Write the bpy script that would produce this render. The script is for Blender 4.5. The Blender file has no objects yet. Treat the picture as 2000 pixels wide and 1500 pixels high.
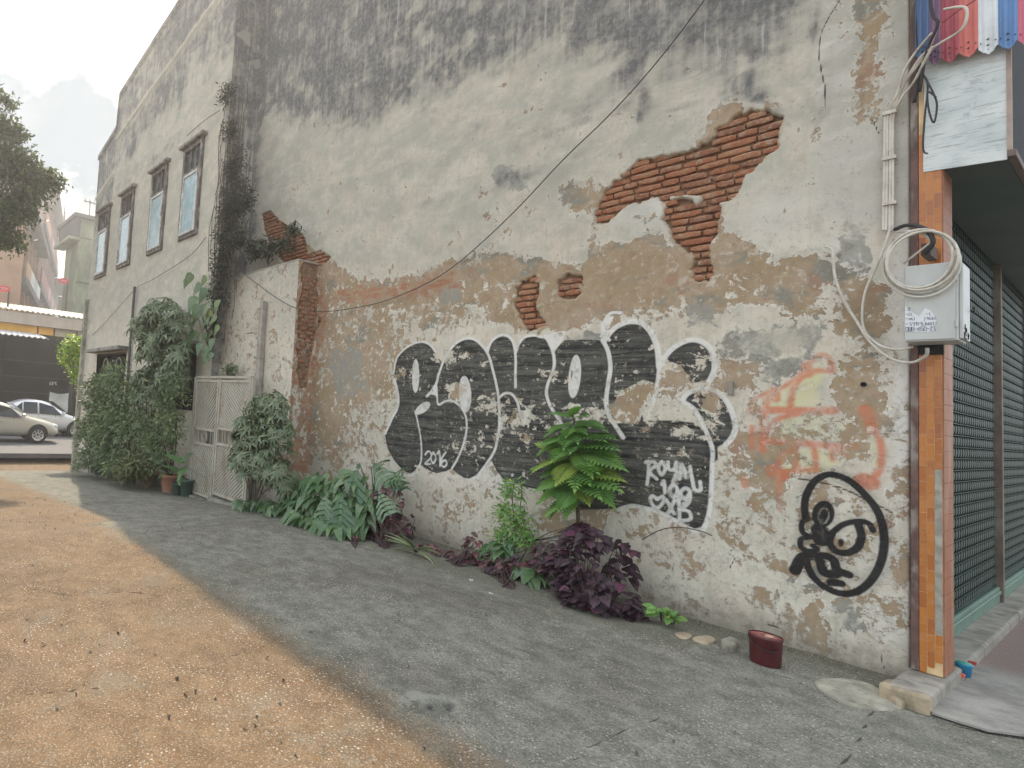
import bpy, math, random
import numpy as np
from mathutils import Vector, Matrix, Quaternion
random.seed(7); rng=np.random.default_rng(7)
S=bpy.context.scene; COL=S.collection
# ------------------------------------------------------------------ camera
PP=np.array([470.,716.]); FP=1134.283
CAM=np.array([0.90272,-5.68273,1.5])
RM=np.array([[0.52782962,-0.0142252,-0.84923114],[0.84678076,0.08652896,0.5248572],[0.06601689,-0.99614777,0.05771817]])
cd=bpy.data.cameras.new('camera'); cam=bpy.data.objects.new('camera',cd); COL.objects.link(cam)
right=RM@np.array([1,0,0]); up=RM@np.array([0,-1,0]); back=RM@np.array([0,0,-1])
M=Matrix(((right[0],up[0],back[0],CAM[0]),(right[1],up[1],back[1],CAM[1]),(right[2],up[2],back[2],CAM[2]),(0,0,0,1)))
cam.matrix_world=M
cd.sensor_fit='HORIZONTAL'; cd.sensor_width=36; cd.lens=FP/2000*36
cd.shift_x=(1000-PP[0])/2000; cd.shift_y=-(750-PP[1])/2000
cd.clip_start=.05; cd.clip_end=3000
S.camera=cam
HAZE=.0034
S.render.resolution_x=1024; S.render.resolution_y=768
# ------------------------------------------------------------------ sun + sky
SUNAZ=(-.963,.268); SUNEL=math.radians(44.5)
sd=Vector((SUNAZ[0]*math.cos(SUNEL),SUNAZ[1]*math.cos(SUNEL),math.sin(SUNEL))).normalized()
sl=bpy.data.lights.new('sun','SUN'); sl.energy=2.9; sl.angle=math.radians(.55); sl.color=(1,.84,.64)
so=bpy.data.objects.new('sun',sl); COL.objects.link(so)
so.rotation_mode='QUATERNION'; so.rotation_quaternion=sd.to_track_quat('Z','Y'); so.location=(-30,8,30)
S.view_settings.view_transform='Standard'; S.view_settings.look='None'
S.view_settings.gamma=1; S.view_settings.exposure=1.0; S.view_settings.use_curve_mapping=False

class NT:
    def __init__(s,tree): s.t=tree; s.n=tree.nodes; s.l=tree.links
    def new(s,ty,**k):
        n=s.n.new(ty)
        for a,b in k.items(): setattr(n,a,b)
        return n
    def put(s,sock,v):
        if v is None: return
        if isinstance(v,bpy.types.NodeSocket): s.l.new(v,sock)
        else:
            if sock.type=='RGBA' and len(v)==3: v=(*v,1)
            sock.default_value=v
    def m(s,op,a,b=None,c=None,clamp=False):
        n=s.new('ShaderNodeMath',operation=op); n.use_clamp=clamp
        for i,v in enumerate((a,b,c)):
            if v is not None: s.put(n.inputs[i],v)
        return n.outputs[0]
    def mul(s,a,b): return s.m('MULTIPLY',a,b)
    def add(s,a,b): return s.m('ADD',a,b)
    def sub(s,a,b): return s.m('SUBTRACT',a,b)
    def mx(s,a,b): return s.m('MAXIMUM',a,b)
    def ss(s,v,lo,hi,a=0.,b=1.):
        n=s.new('ShaderNodeMapRange',interpolation_type='SMOOTHSTEP')
        for i,x in zip(range(5),(v,lo,hi,a,b)): s.put(n.inputs[i],x)
        return n.outputs[0]
    def mix(s,f,a,b,bt='MIX'):
        n=s.new('ShaderNodeMix',data_type='RGBA',blend_type=bt)
        s.put(n.inputs[0],f); s.put(n.inputs[6],a); s.put(n.inputs[7],b); return n.outputs[2]
    def noise(s,vec,scale,detail=5,rough=.55,dist=0):
        n=s.new('ShaderNodeTexNoise'); s.put(n.inputs['Vector'],vec)
        n.inputs['Scale'].default_value=scale; n.inputs['Detail'].default_value=detail
        n.inputs['Roughness'].default_value=rough; n.inputs['Distortion'].default_value=dist
        return n.outputs[0]
    def vor(s,vec,scale,feature='F1',out=0):
        n=s.new('ShaderNodeTexVoronoi',feature=feature); s.put(n.inputs['Vector'],vec)
        n.inputs['Scale'].default_value=scale; return n.outputs[out]
    def sc(s,vec,v,off=(0,0,0)):
        n=s.new('ShaderNodeMapping'); s.put(n.inputs[0],vec); n.inputs['Scale'].default_value=v; n.inputs['Location'].default_value=off
        return n.outputs[0]
    def at(s,name): return s.new('ShaderNodeAttribute',attribute_name=name).outputs['Fac']
    def obj(s): return s.new('ShaderNodeTexCoord').outputs['Object']
    def geo(s): return s.new('ShaderNodeNewGeometry').outputs['Position']
    def rnd(s): return s.new('ShaderNodeObjectInfo').outputs['Random']

w=bpy.data.worlds.new('World'); S.world=w; w.use_nodes=True
t=NT(w.node_tree); t.n.clear()
sky=t.new('ShaderNodeTexSky',sky_type='NISHITA'); sky.sun_disc=False
sky.sun_elevation=SUNEL; sky.sun_rotation=math.atan2(SUNAZ[0],SUNAZ[1])
sky.dust_density=2.5; sky.air_density=1.2
dirv=t.new('ShaderNodeTexCoord').outputs['Generated']
skyc=t.mix(1.,sky.outputs[0],(.15,.15,.15),'MULTIPLY')
c1=t.noise(t.sc(dirv,(1,1,1.9)),2.6,7,.55,.3)
c2=t.noise(t.sc(dirv,(1,1,1.6),(3.1,.4,0)),3.4,8,.55,.2)
def dirpx(px,py):
    r=RM@np.array([px-PP[0],py-PP[1],FP]); return tuple(r/np.linalg.norm(r))
def dotb(px,py,lo,hi):
    n=t.new('ShaderNodeVectorMath',operation='DOT_PRODUCT'); t.put(n.inputs[0],dirv); n.inputs[1].default_value=dirpx(px,py)
    v=t.add(n.outputs['Value'],t.mul(t.sub(c2,.5),.05))
    return t.ss(v,lo,hi)
cloud=t.ss(c1,.36,.50)
whitec=t.mix(t.ss(c2,.42,.62),(.98,.985,.97),(.66,.71,.75))
base=t.mix(cloud,skyc,whitec)
# the lumpy blue-grey cloud bank low on the left and a patch of clear blue
d1=t.mx(dotb(100,275,.987,.993),t.mx(dotb(185,310,.988,.994),t.mx(dotb(60,215,.992,.996),dotb(215,370,.989,.995))))
base=t.mix(t.mul(d1,.95),base,t.mix(c1,(.02,.065,.11),(.08,.15,.21)))
d2=dotb(30,95,.9965,.9985)
base=t.mix(t.mul(d2,.7),base,(.06,.20,.26))
d3=dotb(110,470,.990,.996)
base=t.mix(t.mul(d3,.45),base,(.50,.50,.41))
# brighter veil round the hidden sun
n=t.new('ShaderNodeVectorMath',operation='DOT_PRODUCT'); t.put(n.inputs[0],dirv); n.inputs[1].default_value=tuple(sd)
glow=t.ss(n.outputs['Value'],.955,1.)
base=t.mix(t.mul(glow,.6),base,(1.4,1.35,1.25))
bg=t.new('ShaderNodeBackground'); t.put(bg.inputs[0],base); bg.inputs[1].default_value=1.0
t.l.new(bg.outputs[0],t.new('ShaderNodeOutputWorld').inputs[0])

# ------------------------------------------------------------------ helpers
def ray(px,py): return RM@np.array([px-PP[0],py-PP[1],FP])
def H(px,py,ax,val):
    r=ray(px,py); k=(val-CAM[ax])/r[ax]; return CAM+r*k
def gz(x,y=0):
    x=np.asarray(x,float)
    z=np.where(x<-5,-.077*np.maximum(-5-x,0),0.)
    z=np.where(x<-16.2,-.862,z)
    k=np.clip((-17.4-x)/2.2,0,1); return z+k*k*(3-2*k)*.30
def G(px,py):
    z=0.
    for i in range(12):
        p=H(px,py,2,z); z=float(gz(p[0]))
    return Vector((p[0],p[1],z))
def tag(o,label=None,cat=None,group=None,kind=None):
    if label: o['label']=label
    if cat: o['category']=cat
    if group: o['group']=group
    if kind: o['kind']=kind
    return o
def link(o,parent=None):
    COL.objects.link(o)
    if parent is not None: o.parent=parent
    return o
def empty(name,loc=(0,0,0),label=None,cat=None,group=None):
    o=bpy.data.objects.new(name,None); o.location=loc; o.empty_display_size=.1; link(o)
    return tag(o,label,cat,group)
class MB:
    def __init__(s): s.v=[]; s.f=[]
    def box(s,a,b,rz=0,c=None):
        x0,y0,z0=a; x1,y1,z1=b; k=len(s.v)
        P=[(x0,y0,z0),(x1,y0,z0),(x1,y1,z0),(x0,y1,z0),(x0,y0,z1),(x1,y0,z1),(x1,y1,z1),(x0,y1,z1)]
        s.v+=P; s.f+=[tuple(k+i for i in q) for q in ((0,3,2,1),(4,5,6,7),(0,1,5,4),(1,2,6,5),(2,3,7,6),(3,0,4,7))]; return s
    def bar(s,p,q,w,d,upv=(0,0,1)):
        p=Vector(p);q=Vector(q);a=(q-p).normalized();u=Vector(upv)
        if abs(a.dot(u))>.95:u=Vector((0,1,0))
        r=a.cross(u).normalized();u=r.cross(a).normalized();k=len(s.v)
        for e in (p,q):
            for i,j in ((-1,-1),(1,-1),(1,1),(-1,1)): s.v.append(tuple(e+r*(i*w/2)+u*(j*d/2)))
        s.f+=[tuple(k+i for i in z) for z in ((0,1,2,3),(7,6,5,4),(0,4,5,1),(1,5,6,2),(2,6,7,3),(3,7,4,0))]; return s
    def tube(s,pts,r,n=6,cap=True):
        pts=[Vector(p) for p in pts]; rs=r if hasattr(r,'__len__') else [r]*len(pts); k0=len(s.v)
        prev=None
        for i,p in enumerate(pts):
            a=(pts[min(i+1,len(pts)-1)]-pts[max(i-1,0)])
            a=a.normalized() if a.length>1e-9 else Vector((0,0,1))
            if prev is None:
                u=a.orthogonal().normalized()
            else:
                u=(prev-a*prev.dot(a)); u=u.normalized() if u.length>1e-6 else a.orthogonal().normalized()
            prev=u; v=a.cross(u)
            for j in range(n):
                th=2*math.pi*j/n; s.v.append(tuple(p+(u*math.cos(th)+v*math.sin(th))*rs[i]))
        for i in range(len(pts)-1):
            for j in range(n):
                a=k0+i*n+j;b=k0+i*n+(j+1)%n; s.f.append((a,b,b+n,a+n))
        if cap:
            s.f.append(tuple(k0+j for j in reversed(range(n)))); e=k0+(len(pts)-1)*n; s.f.append(tuple(e+j for j in range(n)))
        return s
    def lathe(s,prof,c=(0,0,0),n=24,ax='Z'):
        k=len(s.v)
        for r,h in prof:
            for j in range(n):
                th=2*math.pi*j/n; x,y=r*math.cos(th),r*math.sin(th)
                p=(x,y,h) if ax=='Z' else ((x,h,y) if ax=='Y' else (h,x,y))
                s.v.append((p[0]+c[0],p[1]+c[1],p[2]+c[2]))
        for i in range(len(prof)-1):
            for j in range(n):
                a=k+i*n+j;b=k+i*n+(j+1)%n; s.f.append((a,b,b+n,a+n))
        return s
    def poly(s,pts): 
        k=len(s.v); s.v+=[tuple(p) for p in pts]; s.f.append(tuple(range(k,k+len(pts)))); return s
    def prism(s,pts,d):
        k=len(s.v);n=len(pts);d=Vector(d); s.v+=[tuple(p) for p in pts]+[tuple(Vector(p)+d) for p in pts]
        s.f.append(tuple(range(k,k+n)));s.f.append(tuple(range(k+2*n-1,k+n-1,-1)))
        for i in range(n): s.f.append((k+i,k+n+i,k+n+(i+1)%n,k+(i+1)%n))
        return s
    def app(s,v,f,Mx):
        k=len(s.v); s.v+=[tuple(Mx@Vector(p)) for p in v]; s.f+=[tuple(i+k for i in q) for q in f]; return s
    def mesh(s,name,mat=None,smooth=False):
        m=bpy.data.meshes.new(name); m.from_pydata(s.v,[],s.f); m.update()
        if mat: m.materials.append(mat)
        if smooth: m.polygons.foreach_set('use_smooth',[True]*len(m.polygons))
        return m
    def build(s,name,mat,parent=None,smooth=False,bevel=0,loc=None,normals=False):
        if parent is not None and loc is None:
            l=Vector(parent.location)
            if parent.parent is not None: l=l+Vector(parent.parent.location)
            s.v=[(a-l.x,b-l.y,c-l.z) for a,b,c in s.v]
        m=s.mesh(name,mat,smooth)
        if normals:
            import bmesh
            b=bmesh.new(); b.from_mesh(m); bmesh.ops.recalc_face_normals(b,faces=b.faces); b.to_mesh(m); b.free()
        o=bpy.data.objects.new(name,m); link(o,parent)
        if loc is not None: o.location=loc
        if bevel:
            bm=o.modifiers.new('bevel','BEVEL'); bm.width=bevel; bm.segments=2; bm.limit_method='ANGLE'
        return o
MATS={}
def mat(name,fn):
    if name in MATS: return MATS[name]
    m=bpy.data.materials.new(name); m.use_nodes=True; t=NT(m.node_tree); t.n.clear()
    o=t.new('ShaderNodeOutputMaterial'); b=t.new('ShaderNodeBsdfPrincipled')
    fn(t,b,o); 
    if not o.inputs[0].is_linked: t.l.new(b.outputs[0],o.inputs[0])
    MATS[name]=m; return m
def bump(t,b,h,strength=.5,dist=.01):
    n=t.new('ShaderNodeBump'); n.inputs['Strength'].default_value=strength; n.inputs['Distance'].default_value=dist
    t.put(n.inputs['Height'],h); t.l.new(n.outputs[0],b.inputs['Normal'])
def simple(name,col,rough=.7,metal=0,var=.25,scale=8,dirt=None,dirtamt=.4,bmp=.15,rnd=0):
    def fn(t,b,o):
        p=t.geo(); n1=t.noise(p,scale,6,.6); n2=t.noise(p,scale*9,3)
        c=t.mix(t.ss(n1,.3,.7),tuple(x*(1-var) for x in col),tuple(min(1,x*(1+var*.7)) for x in col))
        if rnd:
            r=t.rnd(); c=t.mix(1.,c,t.mix(r,(1-rnd,1-rnd,1-rnd),(1+rnd,1+rnd*.9,1+rnd*.8)),'MULTIPLY')
        if dirt: c=t.mix(t.mul(t.ss(t.noise(t.sc(p,(1,1,.35)),scale*.8,8,.65),.48,.66),dirtamt),c,dirt)
        t.put(b.inputs['Base Color'],c); t.put(b.inputs['Roughness'],t.ss(n1,.2,.8,max(0,rough-.1),min(1,rough+.1))); b.inputs['Metallic'].default_value=metal
        if bmp: bump(t,b,n2,bmp,.004)
    return mat(name,fn)
def catmull(pts,k=4,closed=False):
    pts=[np.array(p,float) for p in pts]; n=len(pts); out=[]
    rngi=range(n) if closed else range(n-1)
    for i in rngi:
        if closed: a,b,c,d=pts[i-1],pts[i],pts[(i+1)%n],pts[(i+2)%n]
        else: a,b,c,d=pts[max(i-1,0)],pts[i],pts[i+1],pts[min(i+2,n-1)]
        for j in range(k):
            u=j/k; out.append(.5*((2*b)+(-a+c)*u+(2*a-5*b+4*c-d)*u*u+(-a+3*b-3*c+d)*u**3))
    if not closed: out.append(pts[-1])
    return out
# numpy value noise
def vnoise(x,y,seed):
    r=np.random.default_rng(seed); T=r.random((256,256))
    xi=np.floor(x).astype(int); yi=np.floor(y).astype(int); fx=x-xi; fy=y-yi; fx=fx*fx*(3-2*fx); fy=fy*fy*(3-2*fy)
    g=lambda a,b:T[a%256,b%256]
    return (g(xi,yi)*(1-fx)+g(xi+1,yi)*fx)*(1-fy)+(g(xi,yi+1)*(1-fx)+g(xi+1,yi+1)*fx)*fy
def fbm(x,y,sc,oct=5,seed=1,rough=.5):
    v=0;a=1;s=0
    for i in range(oct):
        v=v+a*vnoise(x*sc+i*17.3,y*sc+i*9.1,seed+i); s+=a; a*=rough; sc*=2.03
    return v/s
MARG=.35
def sdpoly(X,Z,poly,smooth=False):
    P=np.array(catmull(poly,4,True) if smooth else poly,float)
    out=np.full(X.shape,-MARG)
    x0,z0=P.min(0)-MARG; x1,z1=P.max(0)+MARG
    m=(X>x0)&(X<x1)&(Z>z0)&(Z<z1)
    if not m.any(): return out
    x=X[m];z=Z[m]; d=np.full(x.shape,1e9); ins=np.zeros(x.shape,bool)
    for i in range(len(P)):
        ax,az=P[i-1];bx,bz=P[i]; ex,ez=bx-ax,bz-az; L=ex*ex+ez*ez+1e-12
        tt=np.clip(((x-ax)*ex+(z-az)*ez)/L,0,1); d=np.minimum(d,(x-ax-tt*ex)**2+(z-az-tt*ez)**2)
        c=((az>z)!=(bz>z)); 
        with np.errstate(divide='ignore',invalid='ignore'): xx=(bx-ax)*(z-az)/(bz-az+1e-15)+ax
        ins^=(c&(x<xx))
    d=np.sqrt(d); out[m]=np.clip(np.where(ins,d,-d),-MARG,MARG); return out
def sdline(X,Z,pts,hw,k=4):
    P=np.array(catmull(pts,k) if k>1 else pts,float)
    out=np.full(X.shape,-MARG)
    x0,z0=P.min(0)-MARG*.4; x1,z1=P.max(0)+MARG*.4
    m=(X>x0)&(X<x1)&(Z>z0)&(Z<z1)
    if not m.any(): return out
    x=X[m];z=Z[m]; d=np.full(x.shape,1e9)
    hws=hw if hasattr(hw,'__len__') else None
    for i in range(1,len(P)):
        ax,az=P[i-1];bx,bz=P[i]; ex,ez=bx-ax,bz-az; L=ex*ex+ez*ez+1e-12
        tt=np.clip(((x-ax)*ex+(z-az)*ez)/L,0,1); d=np.minimum(d,(x-ax-tt*ex)**2+(z-az-tt*ez)**2)
    out[m]=np.clip(hw-np.sqrt(d),-MARG,MARG); return out
def mgrid(name,X,Y,Z,mats,attrs,keep=None,parent=None,smooth=True):
    """grid mesh from 2-D arrays; keep = boolean per cell"""
    r,c=X.shape; idx=np.arange(r*c).reshape(r,c)
    q=np.stack([idx[:-1,:-1],idx[:-1,1:],idx[1:,1:],idx[1:,:-1]],-1).reshape(-1,4)
    if keep is not None: q=q[keep.reshape(-1)]
    used=np.zeros(r*c,bool); used[q.reshape(-1)]=True
    mp=np.cumsum(used)-1; q=mp[q]; V=np.stack([X,Y,Z],-1).reshape(-1,3)[used]
    m=bpy.data.meshes.new(name); m.vertices.add(len(V)); m.vertices.foreach_set('co',V.astype(np.float32).reshape(-1))
    m.loops.add(q.size); m.loops.foreach_set('vertex_index',q.reshape(-1).astype(np.int32))
    m.polygons.add(len(q)); m.polygons.foreach_set('loop_start',np.arange(0,q.size,4,dtype=np.int32)); 
    m.polygons.foreach_set('use_smooth',np.full(len(q),smooth))
    m.update(); m.validate()
    for k,a in attrs.items():
        at=m.attributes.new(k,'FLOAT','POINT'); at.data.foreach_set('value',a.reshape(-1)[used].astype(np.float32))
    m.materials.append(mats); o=bpy.data.objects.new(name,m); link(o,parent); return o
# ------------------------------------------------------------------ materials of the walls
def wall_mat(t,b,o):
    p=t.obj(); A=t.at
    nA=t.noise(p,1.3,6,.6); nA2=t.noise(t.sc(p,(1,1,1),(5,3,1)),3.1,7,.62); nB=t.noise(p,13,7,.68); nC=t.noise(p,85,4,.6)
    nD=t.noise(t.sc(p,(1,1,.9),(2,7,3)),6.5,8,.72,.35); streak=t.noise(t.sc(p,(9,9,.55)),1.6,8,.68); st2=t.noise(t.sc(p,(22,22,1.3),(3,0,1)),1.2,6,.6)
    blot=t.noise(t.sc(p,(1,1,1.6),(9,1,4)),2.2,8,.66,.4); nE=t.noise(t.sc(p,(1,1,.85),(8,2,5)),19,7,.74,.3)
    # limewash
    paint=t.mix(t.ss(nA,.35,.65),(.63,.60,.51),(.51,.495,.415))
    paint=t.mix(t.ss(nA2,.42,.68),paint,(.60,.54,.45))
    paint=t.mix(t.mul(t.ss(st2,.5,.72),.35),paint,(.34,.34,.28)); paint=t.mix(t.mul(t.ss(nD,.50,.62),.55),paint,(.66,.63,.56)); paint=t.mix(t.mul(t.ss(nD,.47,.38),.45),paint,(.40,.39,.32)); paint=t.mix(t.mul(t.ss(nE,.50,.60),.35),paint,(.50,.42,.35))
    paint=t.mix(t.mul(A('wh'),t.ss(blot,.3,.55)),paint,(.70,.69,.66))
    paint=t.mix(t.mul(A('cool'),.75),paint,(.52,.53,.52))
    sz=t.new('ShaderNodeSeparateXYZ'); t.put(sz.inputs[0],p); upz=t.ss(sz.outputs[2],2.2,4.2)
    paint=t.mix(t.mul(upz,t.ss(blot,.36,.62,.35,.95)),paint,t.mix(nD,(.31,.308,.268),(.49,.482,.415)))
    # grey cement repairs
    gy=t.ss(t.add(A('gy'),t.add(t.mul(t.sub(nD,.5),.50),t.mul(t.sub(nE,.5),.15))),-.01,.02)
    # plaster loss
    tl=t.add(A('tn'),t.add(t.mul(t.sub(nD,.5),.55),t.mul(t.sub(nE,.5),.22)))
    pl=t.add(t.mul(t.sub(nD,t.sub(.72,t.mul(A('pt'),.27))),1.1),t.mul(t.sub(nE,.5),t.add(.10,t.mul(A('pt'),.45))))
    L=t.mx(tl,pl)
    loss=t.ss(L,-.003,.004)
    rim=t.mul(t.mul(t.ss(L,-.045,-.012),t.sub(1,loss)),t.ss(A('pt'),.15,.6))
    rim2=t.mul(t.mul(t.ss(L,.0,.012),t.sub(1,t.ss(L,.02,.035))),t.ss(blot,.45,.6))
    flake=t.mul(t.ss(t.noise(t.sc(p,(1,1,1),(4,4,8)),9,7,.74,.5),.565,.575),t.ss(A('pt'),.2,.6))
    under=t.mix(t.ss(nA2,.38,.62),(.33,.255,.165),(.38,.30,.215))
    under=t.mix(t.ss(blot,.55,.64),under,(.235,.235,.20))
    under=t.mix(t.mul(t.ss(t.noise(t.sc(p,(1,1,1),(1,8,8)),4.5,8,.65),.56,.64),.75),under,(.33,.20,.14))
    under=t.mix(t.mul(t.ss(nE,.52,.64),.5),under,(.24,.17,.11)); under=t.mix(t.mul(t.ss(nE,.46,.38),.4),under,(.47,.39,.28)); under=t.mix(t.mul(t.ss(nC,.55,.75),.5),under,(.20,.15,.10))
    col=t.mix(loss,paint,under)
    col=t.mix(t.mul(rim,.85),col,(.74,.71,.64)); col=t.mix(t.mul(flake,t.mul(loss,.9)),col,(.66,.63,.56))
    col=t.mix(t.mul(t.ss(nE,.60,.66),.5),col,(.27,.24,.19)); col=t.mix(t.mul(t.ss(nE,.40,.34),.35),col,(.68,.65,.58)); col=t.mix(t.mul(t.ss(t.noise(t.sc(p,(1,1,1),(6,6,6)),34,6,.72),.58,.66),.55),col,(.24,.23,.20))
    col=t.mix(t.mul(gy,t.ss(nD,.36,.56,.15,.85)),col,t.mix(nB,(.20,.205,.185),(.36,.36,.32)))
    # reddish brick dust
    col=t.mix(t.mul(t.ss(t.add(A('ru'),t.mul(t.sub(nD,.5),.5)),-.01,.05),.75),col,t.mix(t.ss(t.noise(t.sc(p,(4,4,16)),1.5,3),.45,.55),(.36,.15,.09),(.36,.26,.17)))
    # black mould running down
    md=t.mul(t.ss(t.add(A('md'),t.mul(t.sub(blot,.5),.9)),.1,1.1),t.add(t.mul(t.ss(streak,.30,.72),.42),t.add(t.mul(t.ss(nA2,.36,.64),.42),t.mul(t.ss(nD,.38,.62),.28))))
    md=t.add(md,t.mul(t.ss(A('md'),.75,1.),.18))
    col=t.mix(t.ss(md,.0,.88,0.,.92),col,t.mix(t.ss(nE,.4,.65),(.10,.103,.11),(.22,.22,.215)))
    lt=t.mul(t.mul(t.ss(t.noise(t.sc(p,(16,16,.8),(7,0,2)),1.5,6,.6),.60,.70),A('md')),.5)
    col=t.mix(lt,col,(.50,.52,.50))
    spots=t.mul(t.ss(t.noise(t.sc(p,(1,1,.8),(0,5,0)),16,5,.7),.665,.69),t.ss(nA2,.42,.6))
    col=t.mix(t.mul(spots,.8),col,(.10,.10,.09))
    # damp, dirty foot of the wall
    z=t.new('ShaderNodeSeparateXYZ'); t.put(z.inputs[0],p); zz=t.sub(z.outputs[2],t.mul(t.m('MINIMUM',t.add(z.outputs[0],5),0),.077))
    foot=t.mul(t.ss(t.add(zz,t.mul(t.sub(nB,.5),.35)),.30,-.02),.7)
    col=t.mix(foot,col,t.mix(nB,(.13,.12,.09),(.27,.24,.19)))
    # paint marks
    chip=t.ss(t.add(t.noise(t.sc(p,(1,1,1.25),(3,3,3)),9,8,.74,.3),t.mul(A('ch'),.17)),.60,.625)
    nch=t.sub(1,chip); sepz=t.new('ShaderNodeSeparateXYZ'); t.put(sepz.inputs[0],p)
    hs=t.noise(t.sc(p,(1.1,1,15)),1.5,7,.65,.4)
    kf=t.mul(t.ss(t.add(A('kf'),t.mul(t.sub(nB,.5),.012)),-.006,.008),nch)
    kcol=t.mix(t.ss(hs,.36,.66),(.022,.023,.025),(.12,.12,.108))
    kcol=t.mix(t.mul(t.ss(nA2,.40,.62),.35),kcol,(.10,.10,.09))
    kcol=t.mix(t.mul(A('ked'),.75),kcol,(.022,.023,.026))
    kcol=t.mix(t.mul(t.ss(t.noise(t.sc(p,(1.6,1,26),(2,0,1)),2.2,7,.72,.3),.53,.66),.75),kcol,(.25,.25,.21)); kcol=t.mix(t.mul(t.ss(nE,.585,.62),.6),kcol,(.36,.31,.23))
    col=t.mix(kf,col,kcol)
    wl=t.mul(t.ss(t.add(A('wl'),t.mul(t.sub(nC,.5),.005)),-.010,.003),t.sub(1,t.mul(t.mx(chip,t.ss(nE,.58,.62)),.6)))
    col=t.mix(t.mul(wl,.92),col,t.mix(nB,(.60,.60,.57),(.78,.78,.75)))
    yl=t.mul(t.ss(A('yl'),-.01,.03),t.mul(t.ss(nD,.62,.35),.62))
    col=t.mix(yl,col,(.62,.61,.33))
    orr=t.mul(t.ss(t.add(A('og'),t.mul(t.sub(nC,.5),.008)),-.016,.014),t.ss(nD,.72,.40))
    col=t.mix(t.mul(orr,.78),col,(.56,.17,.085))
    k2=t.ss(t.add(A('k2'),t.mul(t.sub(nC,.5),.004)),-.006,.006); ov=t.mul(t.ss(A('k2'),-.05,.0),.30)
    ov=t.mul(ov,t.ss(nA2,.3,.6))
    col=t.mix(t.mx(t.mul(k2,t.ss(nD,.80,.60,.55,.97)),ov),col,(.014,.014,.016))
    # mortar behind fallen plaster
    br=t.ss(A('br'),-.012,-.002)
    col=t.mix(br,col,t.mix(t.ss(nB,.35,.65),(.15,.095,.06),(.30,.20,.13)))
    edge=t.mul(t.ss(A('br'),-.035,-.012),t.sub(1,br)); col=t.mix(t.mul(edge,t.ss(nB,.4,.6)),col,(.40,.33,.23))
    ck=t.ss(t.add(A('ck'),t.mul(t.sub(nB,.5),.008)),-.002,.002); col=t.mix(t.mul(ck,.85),col,(.05,.045,.035))
    t.put(b.inputs['Base Color'],col); b.inputs['Roughness'].default_value=.92
    b.inputs['Specular IOR Level'].default_value=.25
    h=t.add(t.mul(t.sub(1,loss),.55),t.add(t.mul(nB,.35),t.mul(nC,.25)))
    h=t.add(h,t.mul(flake,.3)); h=t.sub(h,t.mul(ck,1.2)); h=t.sub(h,t.mul(spots,.3)); h=t.add(h,t.mul(rim,.3))
    bump(t,b,h,.75,.008)
WALL=mat('weathered_plaster',wall_mat)
def brick_mat(t,b,o):
    p=t.geo(); r=t.rnd(); n=t.noise(p,22,7,.65); n2=t.noise(p,120,4)
    c=t.mix(r,(.36,.145,.08),(.44,.225,.135)); c=t.mix(t.ss(t.m('FRACT',t.mul(r,7.3)),.5,1.),c,(.28,.135,.09))
    c=t.mix(t.ss(n,.46,.66),c,(.42,.27,.175)); c=t.mix(t.mul(t.ss(n2,.5,.7),.5),c,(.16,.07,.045))
    c=t.mix(t.mul(t.ss(t.noise(p,14,7,.75),.57,.62),.8),c,(.40,.345,.26))
    t.put(b.inputs['Base Color'],c); b.inputs['Roughness'].default_value=.95; b.inputs['Specular IOR Level'].default_value=.15
    bump(t,b,t.add(t.add(n,t.mul(n2,.5)),t.mul(t.noise(p,9,6,.75),1.2)),1.,.014)
BRICK=mat('old_brick',brick_mat)
def w0(pts,y=0.,sc=1,ox=0,oy=0):
    out=[]
    for a,b_ in pts:
        p=H(ox+a/sc,oy+b_/sc,1,y); out.append((p[0],p[2]))
    return out
# ------------------------------------------------------------------ main wall
main=empty('old_building',(-4.2,0,0),'tall old plastered building flank with flaking limewash, graffiti and a big hole showing red bricks','building')
X0,X1=-8.47,-.003
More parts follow.
